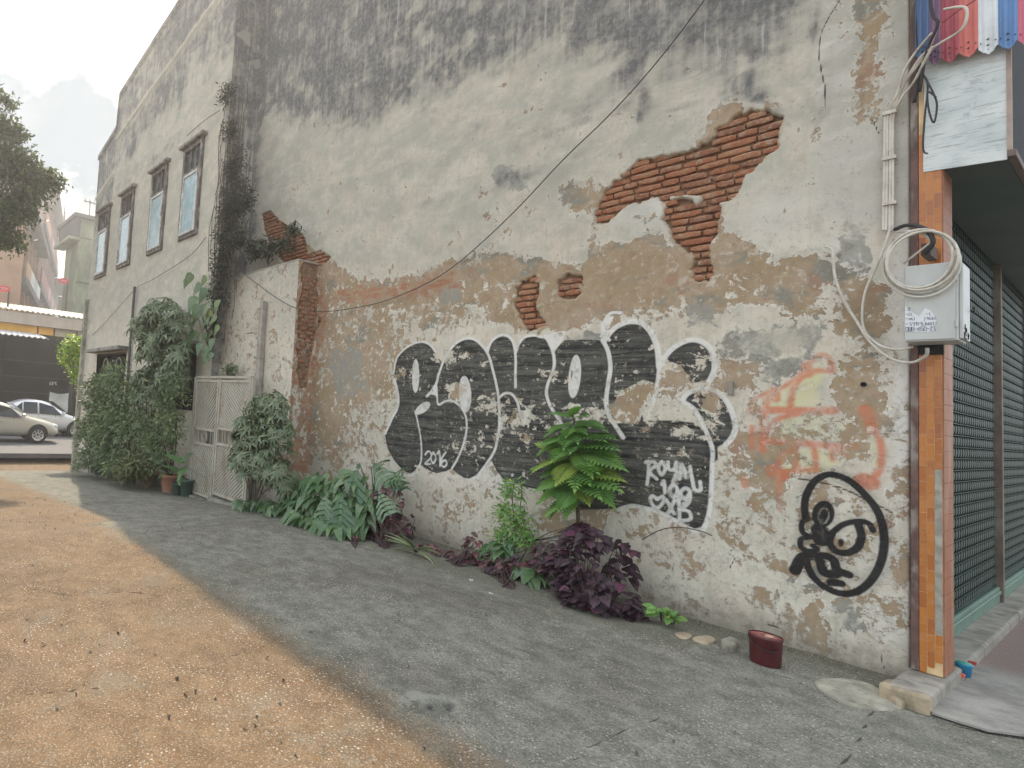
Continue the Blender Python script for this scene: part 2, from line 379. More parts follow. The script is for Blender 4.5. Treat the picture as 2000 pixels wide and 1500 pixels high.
# spacing grows with distance from the camera
us=[X1]; 
while us[-1]>X0: us.append(us[-1]-(.0105+.0021*(-us[-1])))
us=np.array(us[::-1]); us[0]=X0
zs=list(np.arange(-.5,5.25,.0125))
while zs[-1]<9.6: zs.append(zs[-1]+.03)
while zs[-1]<13.0: zs.append(zs[-1]+.2)
zs[-1]=13.05; zs=np.array(zs)
X,Z=np.meshgrid(us,zs)
C5=lambda p:w0(p,0,3.75,1100,180); C6=lambda p:w0(p,0,4.285,740,600); C7=lambda p:w0(p,0,3.26,1060,600); C8=lambda p:w0(p,0,2.678,1400,640); PX=lambda p:w0(p)
jit=(fbm(X,Z,9,4,11)-.5)
def poly(*a,**k): return sdpoly(X,Z,*a,**k)
def line(*a,**k): return sdline(X,Z,*a,**k)
br=np.full(X.shape,-MARG)
BR=[C5([(220,905),(260,840),(290,760),(370,670),(430,610),(490,560),(560,510),(620,480),(690,478),(770,470),(820,440),(900,450),(960,410),(1050,380),(1110,340),(1130,270),(1180,230),(1230,180),(1300,150),(1370,130),(1470,140),(1530,180),(1578,185),(1572,280),(1550,400),(1500,440),(1440,500),(1400,530),(1330,590),(1300,660),(1250,760),(1180,780),(1130,800),(1130,900),(1100,1000),(1080,1100),(1065,1200),(1095,1330),(1040,1375),(950,1375),(950,1270),(960,1200),(900,1160),(830,1100),(800,1020),(740,920),(760,830),(700,770),(640,760),(560,800),(480,820),(380,890),(300,950),(250,950)]),
 PX([(1010,560),(1040,540),(1052,560),(1045,598),(1062,630),(1040,645),(1012,618),(1005,590)]),
 PX([(1086,550),(1110,535),(1134,545),(1128,578),(1095,580)]),
 PX([(512,418),(526,412),(545,432),(575,448),(592,460),(600,498),(625,490),(645,503),(628,518),(598,548),(600,575),(612,600),(626,625),(616,642),(580,645),(575,560),(560,520),(525,475),(514,445)]),
 PX([(1195,775),(1225,757),(1262,750),(1268,768),(1235,800),(1205,802)])]
for k,P_ in enumerate(BR[:4]): br=np.maximum(br,poly(P_))
br=br+jit*.05+(fbm(X,Z,28,3,15)-.5)*.05
# a thumb of render left hanging in the big hole
br=np.minimum(br,-poly(C5([(770,760),(860,740),(1000,745),(1020,800),(970,850),(930,800),(850,790),(780,800)]),smooth=True)-jit*.06)
tn=np.full(X.shape,-MARG)
for P_ in ([(600,480),(640,508),(700,548),(790,543),(880,508),(960,492),(1050,505),(1130,528),(1160,440),(1168,500),(1200,480),(1290,450),(1310,480),(1390,470),(1400,430),(1430,440),(1460,470),(1520,500),(1600,490),(1640,520),(1600,600),(1560,620),(1480,590),(1380,620),(1250,600),(1180,630),(1100,650),(1000,645),(930,600),(860,600),(760,610),(600,600)],
           [(1640,530),(1700,540),(1730,560),(1720,640),(1680,670),(1640,640)],[(1650,690),(1735,690),(1732,800),(1690,880),(1650,830),(1620,740)],
           [(1345,290),(1380,240),(1440,190),(1455,215),(1410,260),(1380,290)],[(1440,850),(1500,845),(1560,900),(1540,960),(1450,950),(1430,900)],
           [(1095,370),(1160,350),(1190,380),(1150,420),(1110,410)],[(1080,960),(1130,940),(1200,980),(1180,1040),(1080,1060),(1030,1020)],
           [(1190,800),(1210,765),(1270,740),(1290,755),(1260,790),(1240,830),(1200,825)],[(1365,770),(1405,775),(1420,800),(1385,815)],[(1290,760),(1330,700),(1345,740),(1310,780)],
           [(890,750),(912,745),(905,775),(870,785)],[(1560,900),(1720,940),(1740,965),(1650,945),(1560,915)],[(1575,1080),(1610,1100),(1620,1290),(1590,1290)],[(1400,700),(1470,700),(1480,760),(1400,765)]):
    tn=np.maximum(tn,poly(PX(P_)))
tn=np.maximum(tn,line(PX([(1697,0),(1697,150),(1698,215)]),.055,k=1)*1.0)
def blob(px,py,rx,ry,y=0):
    c=H(px,py,1,y); e=H(px+rx,py,1,y); f=H(px,py+ry,1,y)
    return np.exp(-(((X-c[0])/abs(e[0]-c[0]))**2+((Z-c[2])/abs(f[2]-c[2]))**2))
pt=.30+.34*np.clip((2.6-Z)*.8,0,1)+(fbm(X,Z,1.1,3,61)-.5)*.35+np.zeros(X.shape)
for a in ((690,700,140,170,1.45),(640,800,80,170,1.4),(650,640,90,80,1.25),(850,600,140,60,1.2),(720,880,50,60,.8),(700,620,130,60,1.1),(860,600,120,50,1.1),(1000,590,110,50,.7),(650,850,60,90,.6),(1450,560,90,70,.75),(1300,610,150,40,.7),(1180,640,80,30,.8),(1430,700,60,60,.9),(1690,620,60,110,.9),(1680,760,60,110,.8),(1560,620,80,50,.6),(1500,880,110,90,.75),(1560,1180,110,90,.5),(1130,1000,110,60,.8),(1440,1030,90,90,.55),(1680,1090,60,80,.55),(900,970,70,50,.4),(1640,440,60,90,.45),(1500,320,60,60,.3),(1250,430,90,40,.5),(1400,330,60,50,.4),(1640,1230,80,60,.5),(1300,720,90,60,.45)):
    pt=np.maximum(pt,a[4]*blob(*a[:4])*1.0)
md=np.zeros(X.shape)
d=poly(PX([(470,-900),(1700,-900),(1640,-60),(1600,30),(1592,85),(1545,120),(1500,170),(1495,205),(1440,212),(1400,160),(1300,140),(1240,190),(1120,262),(1010,285),(1090,215),(1180,150),(1090,100),(1000,150),(930,165),(850,205),(760,235),(640,250),(530,240),(500,300),(470,300)]))
md=np.clip(.50+d*1.8+jit*.7+(fbm(X,Z,.9,3,71)-.5)*.9,0,1)
for a in ((1000,345,60,26,.9),(1130,240,120,14,.8),(1260,190,22,45,.9),(1480,190,30,18,.9),(1345,205,60,12,.7),(880,310,70,30,.5),(835,395,25,14,.6),(700,430,30,14,.4),(1590,60,28,70,1.),(1300,150,90,20,.8),(1225,205,80,20,.6),(930,250,70,30,.5),(800,280,90,20,.35),(1640,350,14,100,.4),(1050,300,60,20,.4),(1250,230,10,18,1.),(1270,60,14,120,.6)): md=np.maximum(md,a[4]*blob(*a[:4]))
md=np.maximum(md,np.clip((-7.75-X)*1.8,0,1)*np.clip((Z-3.0)*.6,0,1))
md*=1-.9*np.clip(poly(PX([(1625,-200),(1640,-60),(1610,30),(1600,90),(1590,220),(1780,260),(1790,-200)]))*12+.5,0,1)
wh=np.zeros(X.shape)
for a in ((1280,410,70,30,1.),(1500,420,90,60,.7),(1290,300,70,25,.6),(1390,215,20,60,.8),(1760,700,25,400,.9),(1600,860,60,60,.3),(1650,80,60,180,.5),(1740,1150,60,120,.5),(1480,540,40,60,.7),(1300,1000,80,30,.5),(1660,500,60,70,.7),(930,930,90,30,.5),(1340,370,14,60,.6)): wh=np.maximum(wh,a[4]*blob(*a[:4]))
cool=np.clip(poly(PX([(1620,-200),(1610,30),(1590,220),(1600,420),(1780,460),(1790,-200)]))*8+.5,0,1)*.7
gy=np.full(X.shape,-MARG)
for P_ in ([(1400,660),(1440,650),(1600,630),(1618,680),(1560,690),(1500,700),(1400,700)],[(1478,745),(1510,705),(1580,690),(1560,720),(1500,755)],[(640,690),(700,680),(720,760),(660,780)],[(860,560),(890,555),(900,590),(860,600)],[(960,330),(1010,325),(1030,370),(975,375)],[(1625,1190),(1670,1185),(1690,1230),(1640,1240)],[(1640,420),(1700,430),(1690,520),(1640,510)],[(1340,590),(1390,590),(1400,640),(1340,640)],[(1100,655),(1180,640),(1190,700),(1090,700)]):
    gy=np.maximum(gy,poly(PX(P_)))
ru=np.full(X.shape,-MARG)
for P_ in ([(640,590),(660,562),(780,552),(850,540),(880,530),(900,560),(820,580),(700,590)],[(580,560),(630,560),(640,620),(620,720),(590,720)]): ru=np.maximum(ru,poly(PX(P_)))
ru=np.maximum(ru,br-.03)
# graffiti: the big black bubble letters
kf=poly(C6([(50,1070),(70,1180),(130,1290),(200,1365),(260,1395),(310,1365),(340,1315),(400,1360),(480,1390),(560,1375),(610,1350),(650,1390),(710,1430),(780,1435),(840,1400),(900,1330),(940,1285),(990,1380),(1040,1440),(1200,1500),(1500,1560),(1714,1560),(1714,270),(1550,275),(1460,370),(1400,270),(1300,240),(1220,250),(1160,320),(1145,350),(1130,290),(1070,240),(1000,235),(930,300),(910,370),(860,310),(780,265),(720,262),(640,310),(580,390),(545,445),(500,420),(470,375),(430,320),(360,290),(280,305),(200,360),(145,440),(120,560),(150,680),(158,800),(115,920),(60,1030)]))
kf=np.maximum(kf,poly(C7([(0,205),(0,1180),(240,1290),(480,1285),(560,1262),(650,1275),(760,1312),(870,1370),(960,1412),(1020,1400),(1050,1330),(1068,1200),(1075,1040),(1060,900),(1040,830),(1000,765),(960,735),(850,720),(700,720),(640,720),(622,640),(640,580),(712,565),(728,480),(735,400),(735,300),(715,200),(670,130),(610,97),(560,97),(480,130),(425,190),(395,240),(380,210),(260,205),(140,212),(60,280)])))
kf=np.maximum(kf,poly(C7([(755,360),(790,290),(850,240),(930,215),(1000,220),(1060,260),(1090,320),(1095,390),(1070,450),(1000,475),(945,478),(915,430),(875,375),(820,350)]),smooth=True))
kf=np.maximum(kf,poly(C7([(890,600),(920,555),(980,528),(1060,522),(1130,560),(1190,640),(1225,740),(1220,800),(1180,860),(1130,880),(1085,890),(1045,800),(1000,700),(950,640)]),smooth=True))
kf=np.maximum(kf,line(C7([(1040,790),(1080,880),(1085,960)]),.03))
ked=np.exp(-np.abs(kf)/.03)
wl=np.full(X.shape,-MARG)
for q,hw in (([(120,560),(145,430),(220,345),(300,300),(370,290),(430,320),(470,375)],.014),([(125,600),(155,700),(160,820),(110,930),(52,1060)],.02),([(300,870),(320,950),(345,1080),(355,1200),(348,1300),(310,1370)],.012),
  ([(500,560),(530,470),(590,360),(660,290),(730,262),(800,270),(870,330),(920,410),(950,510),(975,610),(995,720),(1005,850),(1005,980),(990,1100),(960,1210),(900,1310),(830,1400),(770,1440)],.016),
  ([(480,660),(485,750),(497,815),(560,785),(620,785),(680,830),(720,900),(732,980),(722,1080),(690,1190),(650,1280),(610,1350)],.013),([(400,745),(440,700),(480,630),(495,560)],.02),
  ([(910,370),(940,290),(1000,240),(1060,235),(1110,270),(1135,340),(1145,450),(1143,560),(1143,670)],.016),([(1150,370),(1170,310),(1220,250),(1300,235),(1360,250)],.014),
  ([(1390,240),(1430,310),(1460,400),(1465,490),(1440,570),(1410,650),(1400,730),(1430,820),(1480,900),(1520,960),(1545,1010)],.017),([(1000,765),(1050,722),(1110,727),(1155,790),(1175,870),(1190,930)],.015),
  ([(200,1400),(260,1410),(320,1380)],.01)):
    wl=np.maximum(wl,line(C6(q),hw*.70))
for q,hw in (([(380,210),(415,280),(428,380),(415,480),(402,580),(410,670),(450,740),(510,830)],.018),([(400,200),(450,140),(520,100),(590,92),(650,115),(700,180),(730,270),(738,380)],.022),([(738,380),(728,480),(700,600),(668,705)],.013),
  ([(760,360),(790,300),(850,245),(930,210),(1000,215),(1060,255),(1090,320),(1092,400),(1060,470)],.020),([(890,590),(920,550),(1000,520),(1080,525),(1150,575),(1200,660),(1225,750),(1210,820),(1165,875)],.018),
  ([(900,605),(960,645),(1010,730),(1050,820),(1080,910),(1078,1000),(1072,1150),(1060,1300),(1020,1410),(960,1425)],.014),([(480,1290),(560,1265),(650,1278),(760,1315),(870,1375),(960,1425)],.016),([(425,210),(395,170),(380,120),(410,60),(440,35),(500,35)],.012)):
    wl=np.maximum(wl,line(C7(q),hw*.85))
def ell(cx,cy,rx,ry,tilt=0):
    a=np.linspace(0,2*math.pi,20,endpoint=False); c,s=math.cos(math.radians(tilt)),math.sin(math.radians(tilt))
    return [(cx+rx*math.cos(v)*c-ry*math.sin(v)*s,cy+rx*math.cos(v)*s+ry*math.sin(v)*c) for v in a]
for q in (ell(305,575,28,140,0),ell(718,725,50,150,-3),ell(365,845,72,34,-38),ell(1635,580,48,180,5),[(400,745),(445,690),(480,630),(488,700),(485,760),(470,735),(430,725)],[(1172,870),(1270,860),(1240,930),(1210,1000),(1188,940)],[(1395,240),(1470,210),(1560,200),(1535,270),(1470,365),(1440,310)],[(895,340),(925,330),(905,380)]):
    wl=np.maximum(wl,poly(C6(q)))
wl=np.minimum(wl,-poly(C6(ell(1612,560,9,40,5)))-.001)
wl=np.minimum(wl,-poly(C6(ell(1515,228,28,20,0)))-.001)
wl=np.maximum(wl,poly(C7([(385,200),(420,130),(450,60),(420,60),(395,110),(365,190)])))
wl=np.maximum(wl,np.minimum(poly(C7([(500,1300),(560,1280),(650,1290),(760,1330),(850,1385),(700,1400),(560,1390)]),smooth=True),.0)-.008)
wl=np.maximum(wl,np.minimum(poly(C7([(770,380),(830,370),(900,420),(960,490),(900,560),(960,640),(1000,715),(900,700),(700,705),(735,560)]),smooth=True),.0)-.009)
wl=np.maximum(wl,np.minimum(poly(C6([(930,1310),(985,1400),(1050,1480),(900,1440),(860,1420)])),0)-.008)
wl=np.maximum(wl,np.minimum(poly(C6([(0,1040),(60,1200),(170,1390),(120,1390),(20,1230),(-20,1100)])),0)-.009)
T=.0085
for q in ([(385,1235),(410,1205),(435,1225),(430,1265),(385,1310),(430,1312)],[(455,1212),(434,1260),(455,1308),(477,1260),(455,1212)],[(488,1228),(508,1205),(512,1330)],[(560,1213),(530,1260),(522,1310),(545,1338),(570,1310),(555,1280),(526,1300)]): wl=np.maximum(wl,line(C6(q),T*.85))
for q in ([(650,990),(668,985),(670,1060),(662,1130)],[(665,990),(705,985),(715,1010),(675,1045),(725,1095)],[(755,982),(732,1025),(755,1068),(778,1025),(755,982)],[(795,985),(800,1030),(835,1035),(848,985)],[(848,985),(848,1060),(826,1112)],[(868,1095),(885,1000),(910,1085)],[(866,1055),(910,1050)],[(935,1015),(950,1100),(965,1160),(1003,1165),(1000,1110)],
  [(755,1130),(770,1105),(775,1180)],[(830,1120),(805,1165),(830,1212),(856,1165),(830,1120)],[(935,1170),(905,1150),(875,1185),(905,1222),(935,1185),(930,1240),(895,1250)],[(725,1225),(700,1200),(682,1218),(692,1250),(725,1282),(765,1240),(762,1205),(725,1225)],[(785,1225),(835,1315)],[(838,1230),(795,1312)],[(865,1200),(870,1350)],[(865,1222),(900,1215),(925,1250),(880,1285),(930,1300),(940,1350),(872,1358)]): wl=np.maximum(wl,line(C7(q),T*1.15,k=3))
ch=np.zeros(X.shape)
for a in ((890,765,30,22,1.),(960,790,60,20,.8),(1010,820,60,40,.8),(1150,810,60,25,.9),(1230,790,55,40,1.),(1320,740,40,40,1.),(1370,700,20,20,.7),(1385,790,30,50,1.),(1350,840,40,30,.6),(1320,890,40,20,.6),(870,700,40,14,.9),(780,730,30,20,.7),(1070,735,30,12,.7),(920,870,60,30,.5)): ch=np.maximum(ch,a[4]*blob(*a[:4]))
kf=np.minimum(kf,-poly(PX([(1190,800),(1210,765),(1255,742),(1290,752),(1262,790),(1245,828),(1200,822)]))-.0)
kf=np.minimum(kf,-poly(PX([(1368,778),(1400,782),(1412,795),(1385,808)])))
og=np.full(X.shape,-MARG)
for q,hw in (([(185,420),(190,380),(240,350),(300,330),(380,290),(440,240),(480,190),(540,140),(590,165),(600,215)],.016),([(180,430),(300,430),(420,434),(520,436),(612,432)],.026),([(600,225),(520,225),(450,255),(400,320),(383,430)],.018),([(290,335),(258,400),(238,520),(235,640)],.022),([(430,450),(340,470),(285,510),(258,560),(240,600)],.018),
  ([(230,588),(330,595),(440,602),(540,612),(640,620),(712,620)],.024),([(410,620),(355,660),(322,710),(315,770),(325,860)],.018),([(408,630),(410,690),(425,750)],.02),([(508,620),(517,690),(515,750)],.018),([(602,625),(606,690)],.016),([(620,640),(685,668)],.014),([(790,430),(812,500),(848,580),(862,660),(850,750),(800,800)],.018),([(775,430),(800,470),(810,530)],.035),([(182,520),(180,630)],.018),([(320,745),(400,750),(520,742)],.016),([(300,750),(330,770)],.05),([(770,800),(800,810)],.05),([(468,200),(478,240)],.03),([(300,330),(306,370)],.03),([(325,780),(330,960)],.008),([(140,790),(145,830)],.018)):
    og=np.maximum(og,line(C8(q),hw))
yl=np.full(X.shape,-MARG)
for q in ([(200,400),(250,350),(330,320),(480,200),(540,160),(590,200),(560,260),(530,330),(560,400),(560,425),(200,425)],[(280,560),(330,480),(460,450),(640,460),(700,520),(700,600),(560,600),(280,590)],[(330,660),(420,620),(690,640),(680,700),(560,760),(400,770),(330,750)],[(770,480),(800,540),(850,600),(850,720),(800,760),(780,640)]): yl=np.maximum(yl,poly(C8(q)))
k2=np.full(X.shape,-MARG)
for q,hw in (([(465,1000),(460,920),(475,860),(515,800),(580,768),(650,780),(720,820),(790,890),(840,960),(870,1050),(875,1150),(850,1250),(800,1330),(730,1382),(650,1390),(570,1360),(510,1310),(478,1250),(470,1215)],.022),([(480,1000),(445,1020),(448,1070),(488,1095),(440,1105),(442,1150),(485,1168),(525,1160),(500,1140)],.017),([(560,1110),(600,1075),(660,1030),(740,1012),(795,1025),(815,1062)],.018),([(735,1020),(757,1090),(735,1150),(680,1178),(620,1168),(588,1120),(600,1080)],.022),([(520,1205),(560,1192),(610,1215),(630,1268),(690,1292)],.026),([(545,1230),(560,1280),(620,1290)],.028),([(595,1332),(650,1338)],.024),([(500,1190),(445,1205),(410,1270)],.034),([(535,1060),(545,1110)],.045)): k2=np.maximum(k2,line(C8(q),hw))
k2=np.maximum(k2,poly(C8(ell(557,975,60,72,10)))); k2=np.minimum(k2,np.abs(poly(C8(ell(558,985,26,42,10))))-.003)
k2=np.maximum(k2,poly(C8(ell(648,1125,17,22)))); k2=np.minimum(k2,-poly(C8(ell(578,1235,12,16))))
ck=np.full(X.shape,-MARG)
for q,hw in (([(1560,935),(1590,940),(1640,952),(1690,975),(1740,1000)],.006),([(1640,0),(1605,60),(1600,110),(1612,170),(1614,215)],.004),([(1720,1255),(1722,1285),(1731,1312),(1746,1337)],.003),([(1680,225),(1700,230),(1716,260)],.004),([(1500,1220),(1520,1225)],.006),([(1425,1110),(1435,1090)],.004),([(1580,560),(1560,640)],.0)): ck=np.maximum(ck,line(PX(q),hw,k=2))
# relief
hole=np.clip((br+.012)/.012,0,1)
Y=.054*hole+(fbm(X,Z,.7,3,3)-.5)*.026*(1-hole)+(fbm(X,Z,6,4,5)-.5)*.012+np.clip((tn+jit*.1)/.02,0,1)*.005*(1-hole)
Y+=(fbm(X,Z,40,3,8)-.5)*.012*hole
Y+=.012*np.clip(poly(PX([(1680,-40),(1716,-40),(1716,200),(1680,225)]))/.01,0,1)
Y-=.018*np.clip(poly(PX([(1600,90),(1625,85),(1618,215),(1590,250),(1575,170)]),)/.05+.3,0,1)*(1+jit*2)
Y=Y*np.clip(-X/.12,.15,1)
Y[:,0]=.10;Y[:,-1]=.10;Y[-1,:]=.10
at=dict(br=br,tn=tn,pt=pt,md=md,wh=wh,cool=cool,gy=gy,ru=ru,kf=kf,ked=ked,wl=wl,ch=ch,og=og,yl=yl,k2=k2,ck=ck)
cc=lambda a:np.maximum(np.maximum(a[:-1,:-1],a[1:,:-1]),np.maximum(a[:-1,1:],a[1:,1:]))
g1=(cc(kf)>-.01)|(cc(wl)>-.012); g3=(cc(k2)>-.01)&~g1; g2=((cc(og)>-.012)|(cc(yl)>.0))&~g1&~g3
L=Vector(main.location)
def sect(name,keep,label=None):
    o=mgrid(name,X,Y,Z,WALL,at,keep,main); o.matrix_parent_inverse=Matrix.Translation(-L)
    if label:o['label']=label
    return o
sect('wall',~(g1|g2|g3))
sect('graffiti',g1,'large black bubble-letter graffiti with white outlines and small white writing')
sect('graffiti',g2,'faded orange and pale yellow spray-painted shape')
sect('graffiti',g3,'black spray-painted face inside a ring')
del g1,g2,g3
MB().box((X0,.075,-1),(-.15,8,13)).build('building_body',simple('body_plaster',(.36,.35,.31),.9,var=.2,scale=2),main)
MB().box((X0-.05,-.04,13.0),(.0,8.05,13.15)).build('parapet_cap',MATS['body_plaster'],main,bevel=.01)
# bricks
def brick_mesh(Lb,hb,seed):
    r=random.Random(seed); m=MB(); nx=5; D=.06
    prof=[(-.5,.30),(-.36,.5),(.36,.5),(.5,.30)]
    vs=[]; ring=[]
    for i in range(nx):
        fx=(i/(nx-1)-.5); e=1-.22*(abs(fx)*2)**4; dy=r.uniform(-.007,.007)
        ring.append([(fx*Lb,D,-hb/2*e),(fx*Lb,.006+dy+(.008 if i in(0,nx-1) else 0),-hb/2*e+r.uniform(0,.005)),(fx*Lb,dy+(.010 if i in(0,nx-1) else 0),-hb*.22+r.uniform(-.003,.003)),(fx*Lb,dy-.003+(.010 if i in(0,nx-1) else 0),hb*.2+r.uniform(-.003,.003)),(fx*Lb,.006+dy+(.008 if i in(0,nx-1) else 0),hb/2*e-r.uniform(0,.005)),(fx*Lb,D,hb/2*e)])
    for rr in ring: m.v+=rr
    for i in range(nx-1):
        for j in range(5): a=i*6+j; m.f.append((a,a+6,a+7,a+1))
    m.f.append(tuple(range(0,6))); m.f.append(tuple(range((nx-1)*6+5,(nx-1)*6-1,-1)))
    return m.mesh('brick',BRICK,False)
BM=[brick_mesh(l,.050,i) for i,l in enumerate((.20,.22,.21,.105,.16,.23,.12,.19))]
BL=(.20,.22,.21,.105,.16,.23,.12,.19)
def inpoly(x,z,polys):
    for P_ in polys:
        ins=False
        for i in range(len(P_)):
            ax,az=P_[i-1];bx,bz=P_[i]
            if (az>z)!=(bz>z) and x<(bx-ax)*(z-az)/(bz-az)+ax: ins=not ins
        if ins: return True
    return False
THUMB=[C5([(770,760),(860,740),(1000,745),(1020,800),(970,850),(930,800),(850,790),(780,800)])]
nb=0
row=0; z=-.0
for row in range(0,100):
    z=row*.0625+.02; x=-8.2+rng.random()*.1
    while x<-.3:
        k=rng.integers(0,8); l=BL[k]; c=x+l/2
        hit_=[inpoly(c+dx,z,BR[:4]) for dx in (-l*.4,0,l*.4)]
        if sum(hit_)>=1 and not inpoly(c,z,THUMB) and nb<290:
            o=bpy.data.objects.new('brick',BM[k]); link(o,main)
            o.location=(c-L.x,.016+rng.uniform(-.006,.012),z+rng.uniform(-.004,.004)); o.rotation_euler=(rng.uniform(-.06,.06),rng.uniform(-.03,.03),rng.uniform(-.05,.05)); nb+=1
        x+=l+.014
print('bricks',nb)
# ------------------------------------------------------------------ rear building (left) and annex
ZERO=['br','tn','pt','md','wh','cool','gy','ru','kf','ked','wl','ch','og','yl','k2','ck']
def plain_attrs(shape,**k):
    a={n:np.full(shape,-MARG if n in('br','tn','gy','ru','kf','wl','og','yl','k2','ck') else 0.) for n in ZERO}; a.update(k); return a
YL=-.6
rear=empty('rear_building',(-12.2,YL,-.6),'pale two-storey rear building with four narrow upper windows and dark mould under its sloping parapet','building')
LR=Vector(rear.location)
def wl_(px,py): p=H(px,py,1,YL); return p[0],p[2]
xr=-8.32; xc=-15.35; xl=-16.25
us=np.unique(np.concatenate([np.arange(xl,xr,.045),[xr]])); 
wins=[]
for (a,b_,c,d_) in ((351,469,386,455),(289,499,317,488),(230,523,253,514),(186,543,206,537)):
    x0=wl_(a,b_)[0]; x1=wl_(c,d_)[0]; zb=.5*(wl_(a,b_)[1]+wl_(c,d_)[1]); wins.append([x0,x1,zb])
for w_,(hx,hy) in zip(wins,((359,302),(298,348),(240,385),(196,432))): w_.append(wl_(hx,hy)[1])
zb=sum(w_[2] for w_ in wins)/4; zt=sum(w_[3] for w_ in wins[:3])/3
for w_ in wins: w_[2]=zb; w_[3]=zt
print('windows',wins)
d1=(wl_(182,800)[0],wl_(239,800)[0],-1.0,wl_(212,690)[1]); d2=(wl_(318,700)[0],wl_(384,700)[0],wl_(350,800)[1],wl_(350,680)[1])
print('doors',d1,d2)
cuts_x=[v for w_ in wins for v in w_[:2]]+[d1[0],d1[1],d2[0],d2[1]]; 
us=np.array([u for u in us if min(abs(u-c) for c in cuts_x)>.012]+cuts_x); us.sort()
cuts_z=[zb,zt,d1[3],d2[2],d2[3]]
zs=np.arange(-1.1,11.0,.05); zs=np.array([u for u in zs if min(abs(u-c) for c in cuts_z)>.014]+cuts_z); zs.sort()
X,Z=np.meshgrid(us,zs)
# sloping parapet: step down at the far end
pa=wl_(236,182); pb=wl_(352,0); pst=wl_(190,310)
def topz(x):
    z=pa[1]+(x-pa[0])*(pb[1]-pa[1])/(pb[0]-pa[0]); z=np.minimum(z,pb[1]+.35)
    return np.where(x<pa[0],pst[1]+(x-xl)*.25,z)
TZ=topz(X); Z2=np.where(Z>8.0,8.0+(Z-8.0)*(TZ-8.0)/(zs[-1]-8.0),Z)
cx=.5*(X[:-1,:-1]+X[1:,1:]); cz=.5*(Z[:-1,:-1]+Z[1:,1:])
keep=np.ones(cx.shape,bool)
for x0,x1,a,b_ in [tuple(w_) for w_ in wins]+[d1,d2]: keep&=~((cx>x0)&(cx<x1)&(cz>a)&(cz<b_))
X0_=X;Z0_=Z2
X_,Z_=X,Z2
def blobm(x,z,rx,rz): return np.exp(-((X_-x)/rx)**2-((Z_-z)/rz)**2)
md=np.clip((Z_-(TZ-3.1))*.9+ (fbm(X_,Z_*.4,2.2,4,9)-.5)*1.6,0,.95)*(.95+.5*(fbm(X_,Z_,.8,3,19)-.5))
band=np.exp(-((Z_-(TZ-1.35))/.10)**2); md=md*(1-.75*band)
md=np.maximum(md,.55*np.exp(-((Z_-(zt+.45))/.30)**2)*(fbm(X_,Z_,1.2,4,4)>.45))
md=np.maximum(md,np.clip((-15.1-X_)*.75,0,.85)*np.clip((5.2-Z_)*.4+.4,0,1)*.9)
md=np.maximum(md,np.clip((X_+8.75)*1.6,0,.8))
for w_ in wins: md=np.maximum(md,.25*blobm(w_[0]-.1,zb-.6,.12,.7))
Yw=YL+(fbm(X_,Z_,.8,3,33)-.5)*.04
gr=np.where((np.abs(Z_-(TZ-1.35))<.05),-.04,0.); Yw=Yw+gr+np.where(Z_>TZ-.14,-.05,0)
att=plain_attrs(X.shape,md=md,pt=.35*np.exp(-((Z_-2.0)/1.1)**2)*np.ones_like(X),tn=np.where(True,-.30,0)*np.ones_like(X))
o=mgrid('wall',X_,Yw,Z_,WALL,att,keep,rear); o.matrix_parent_inverse=Matrix.Translation(-LR)
BODY=MATS['body_plaster']
b_=MB()
b_.box((xl+.01,YL+.36,-1.2),(xr-.0,8,8.2)); b_.build('building_body',BODY,rear)
# end wall, return wall and the sloping parapet mass
m=MB(); pr=[(xl,8.0),(xr,8.0),(xr,float(topz(xr))),(float(pa[0])+.01,float(topz(pa[0]+.01))),(float(pa[0]),float(topz(pa[0]-.01))),(xl,float(topz(xl)))]
m.prism([(a,YL+.05,c) for a,c in pr],(0,.30,0)); m.build('parapet_wall',BODY,rear,normals=True)
m=MB().box((xl,YL+.02,-1.2),(xl+.2,YL+.37,8.02)); m.build('end_wall',BODY,rear)
# return wall at the inner corner, stained dark, facing the camera side
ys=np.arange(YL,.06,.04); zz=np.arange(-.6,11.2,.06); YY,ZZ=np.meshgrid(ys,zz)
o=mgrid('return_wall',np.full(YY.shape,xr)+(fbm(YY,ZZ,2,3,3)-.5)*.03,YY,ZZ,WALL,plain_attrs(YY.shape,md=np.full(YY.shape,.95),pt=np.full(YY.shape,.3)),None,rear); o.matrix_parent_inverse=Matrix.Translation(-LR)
WF=simple('weathered_wood_frame',(.10,.085,.075),.8,dirt=(.35,.34,.31),dirtamt=.8,scale=14)
WP=simple('peeling_white_paint',(.55,.56,.54),.7,dirt=(.16,.14,.12),dirtamt=.9,scale=16)
GL=simple('frosted_pane',(.33,.46,.50),.25,var=.08,scale=3,bmp=0,dirt=(.45,.50,.50),dirtamt=.5)
GD=simple('dark_pane',(.10,.115,.125),.15,var=.15,bmp=0)
HOOD=simple('hood_concrete',(.27,.265,.235),.9,var=.3,scale=9,dirt=(.07,.07,.065),dirtamt=.8)
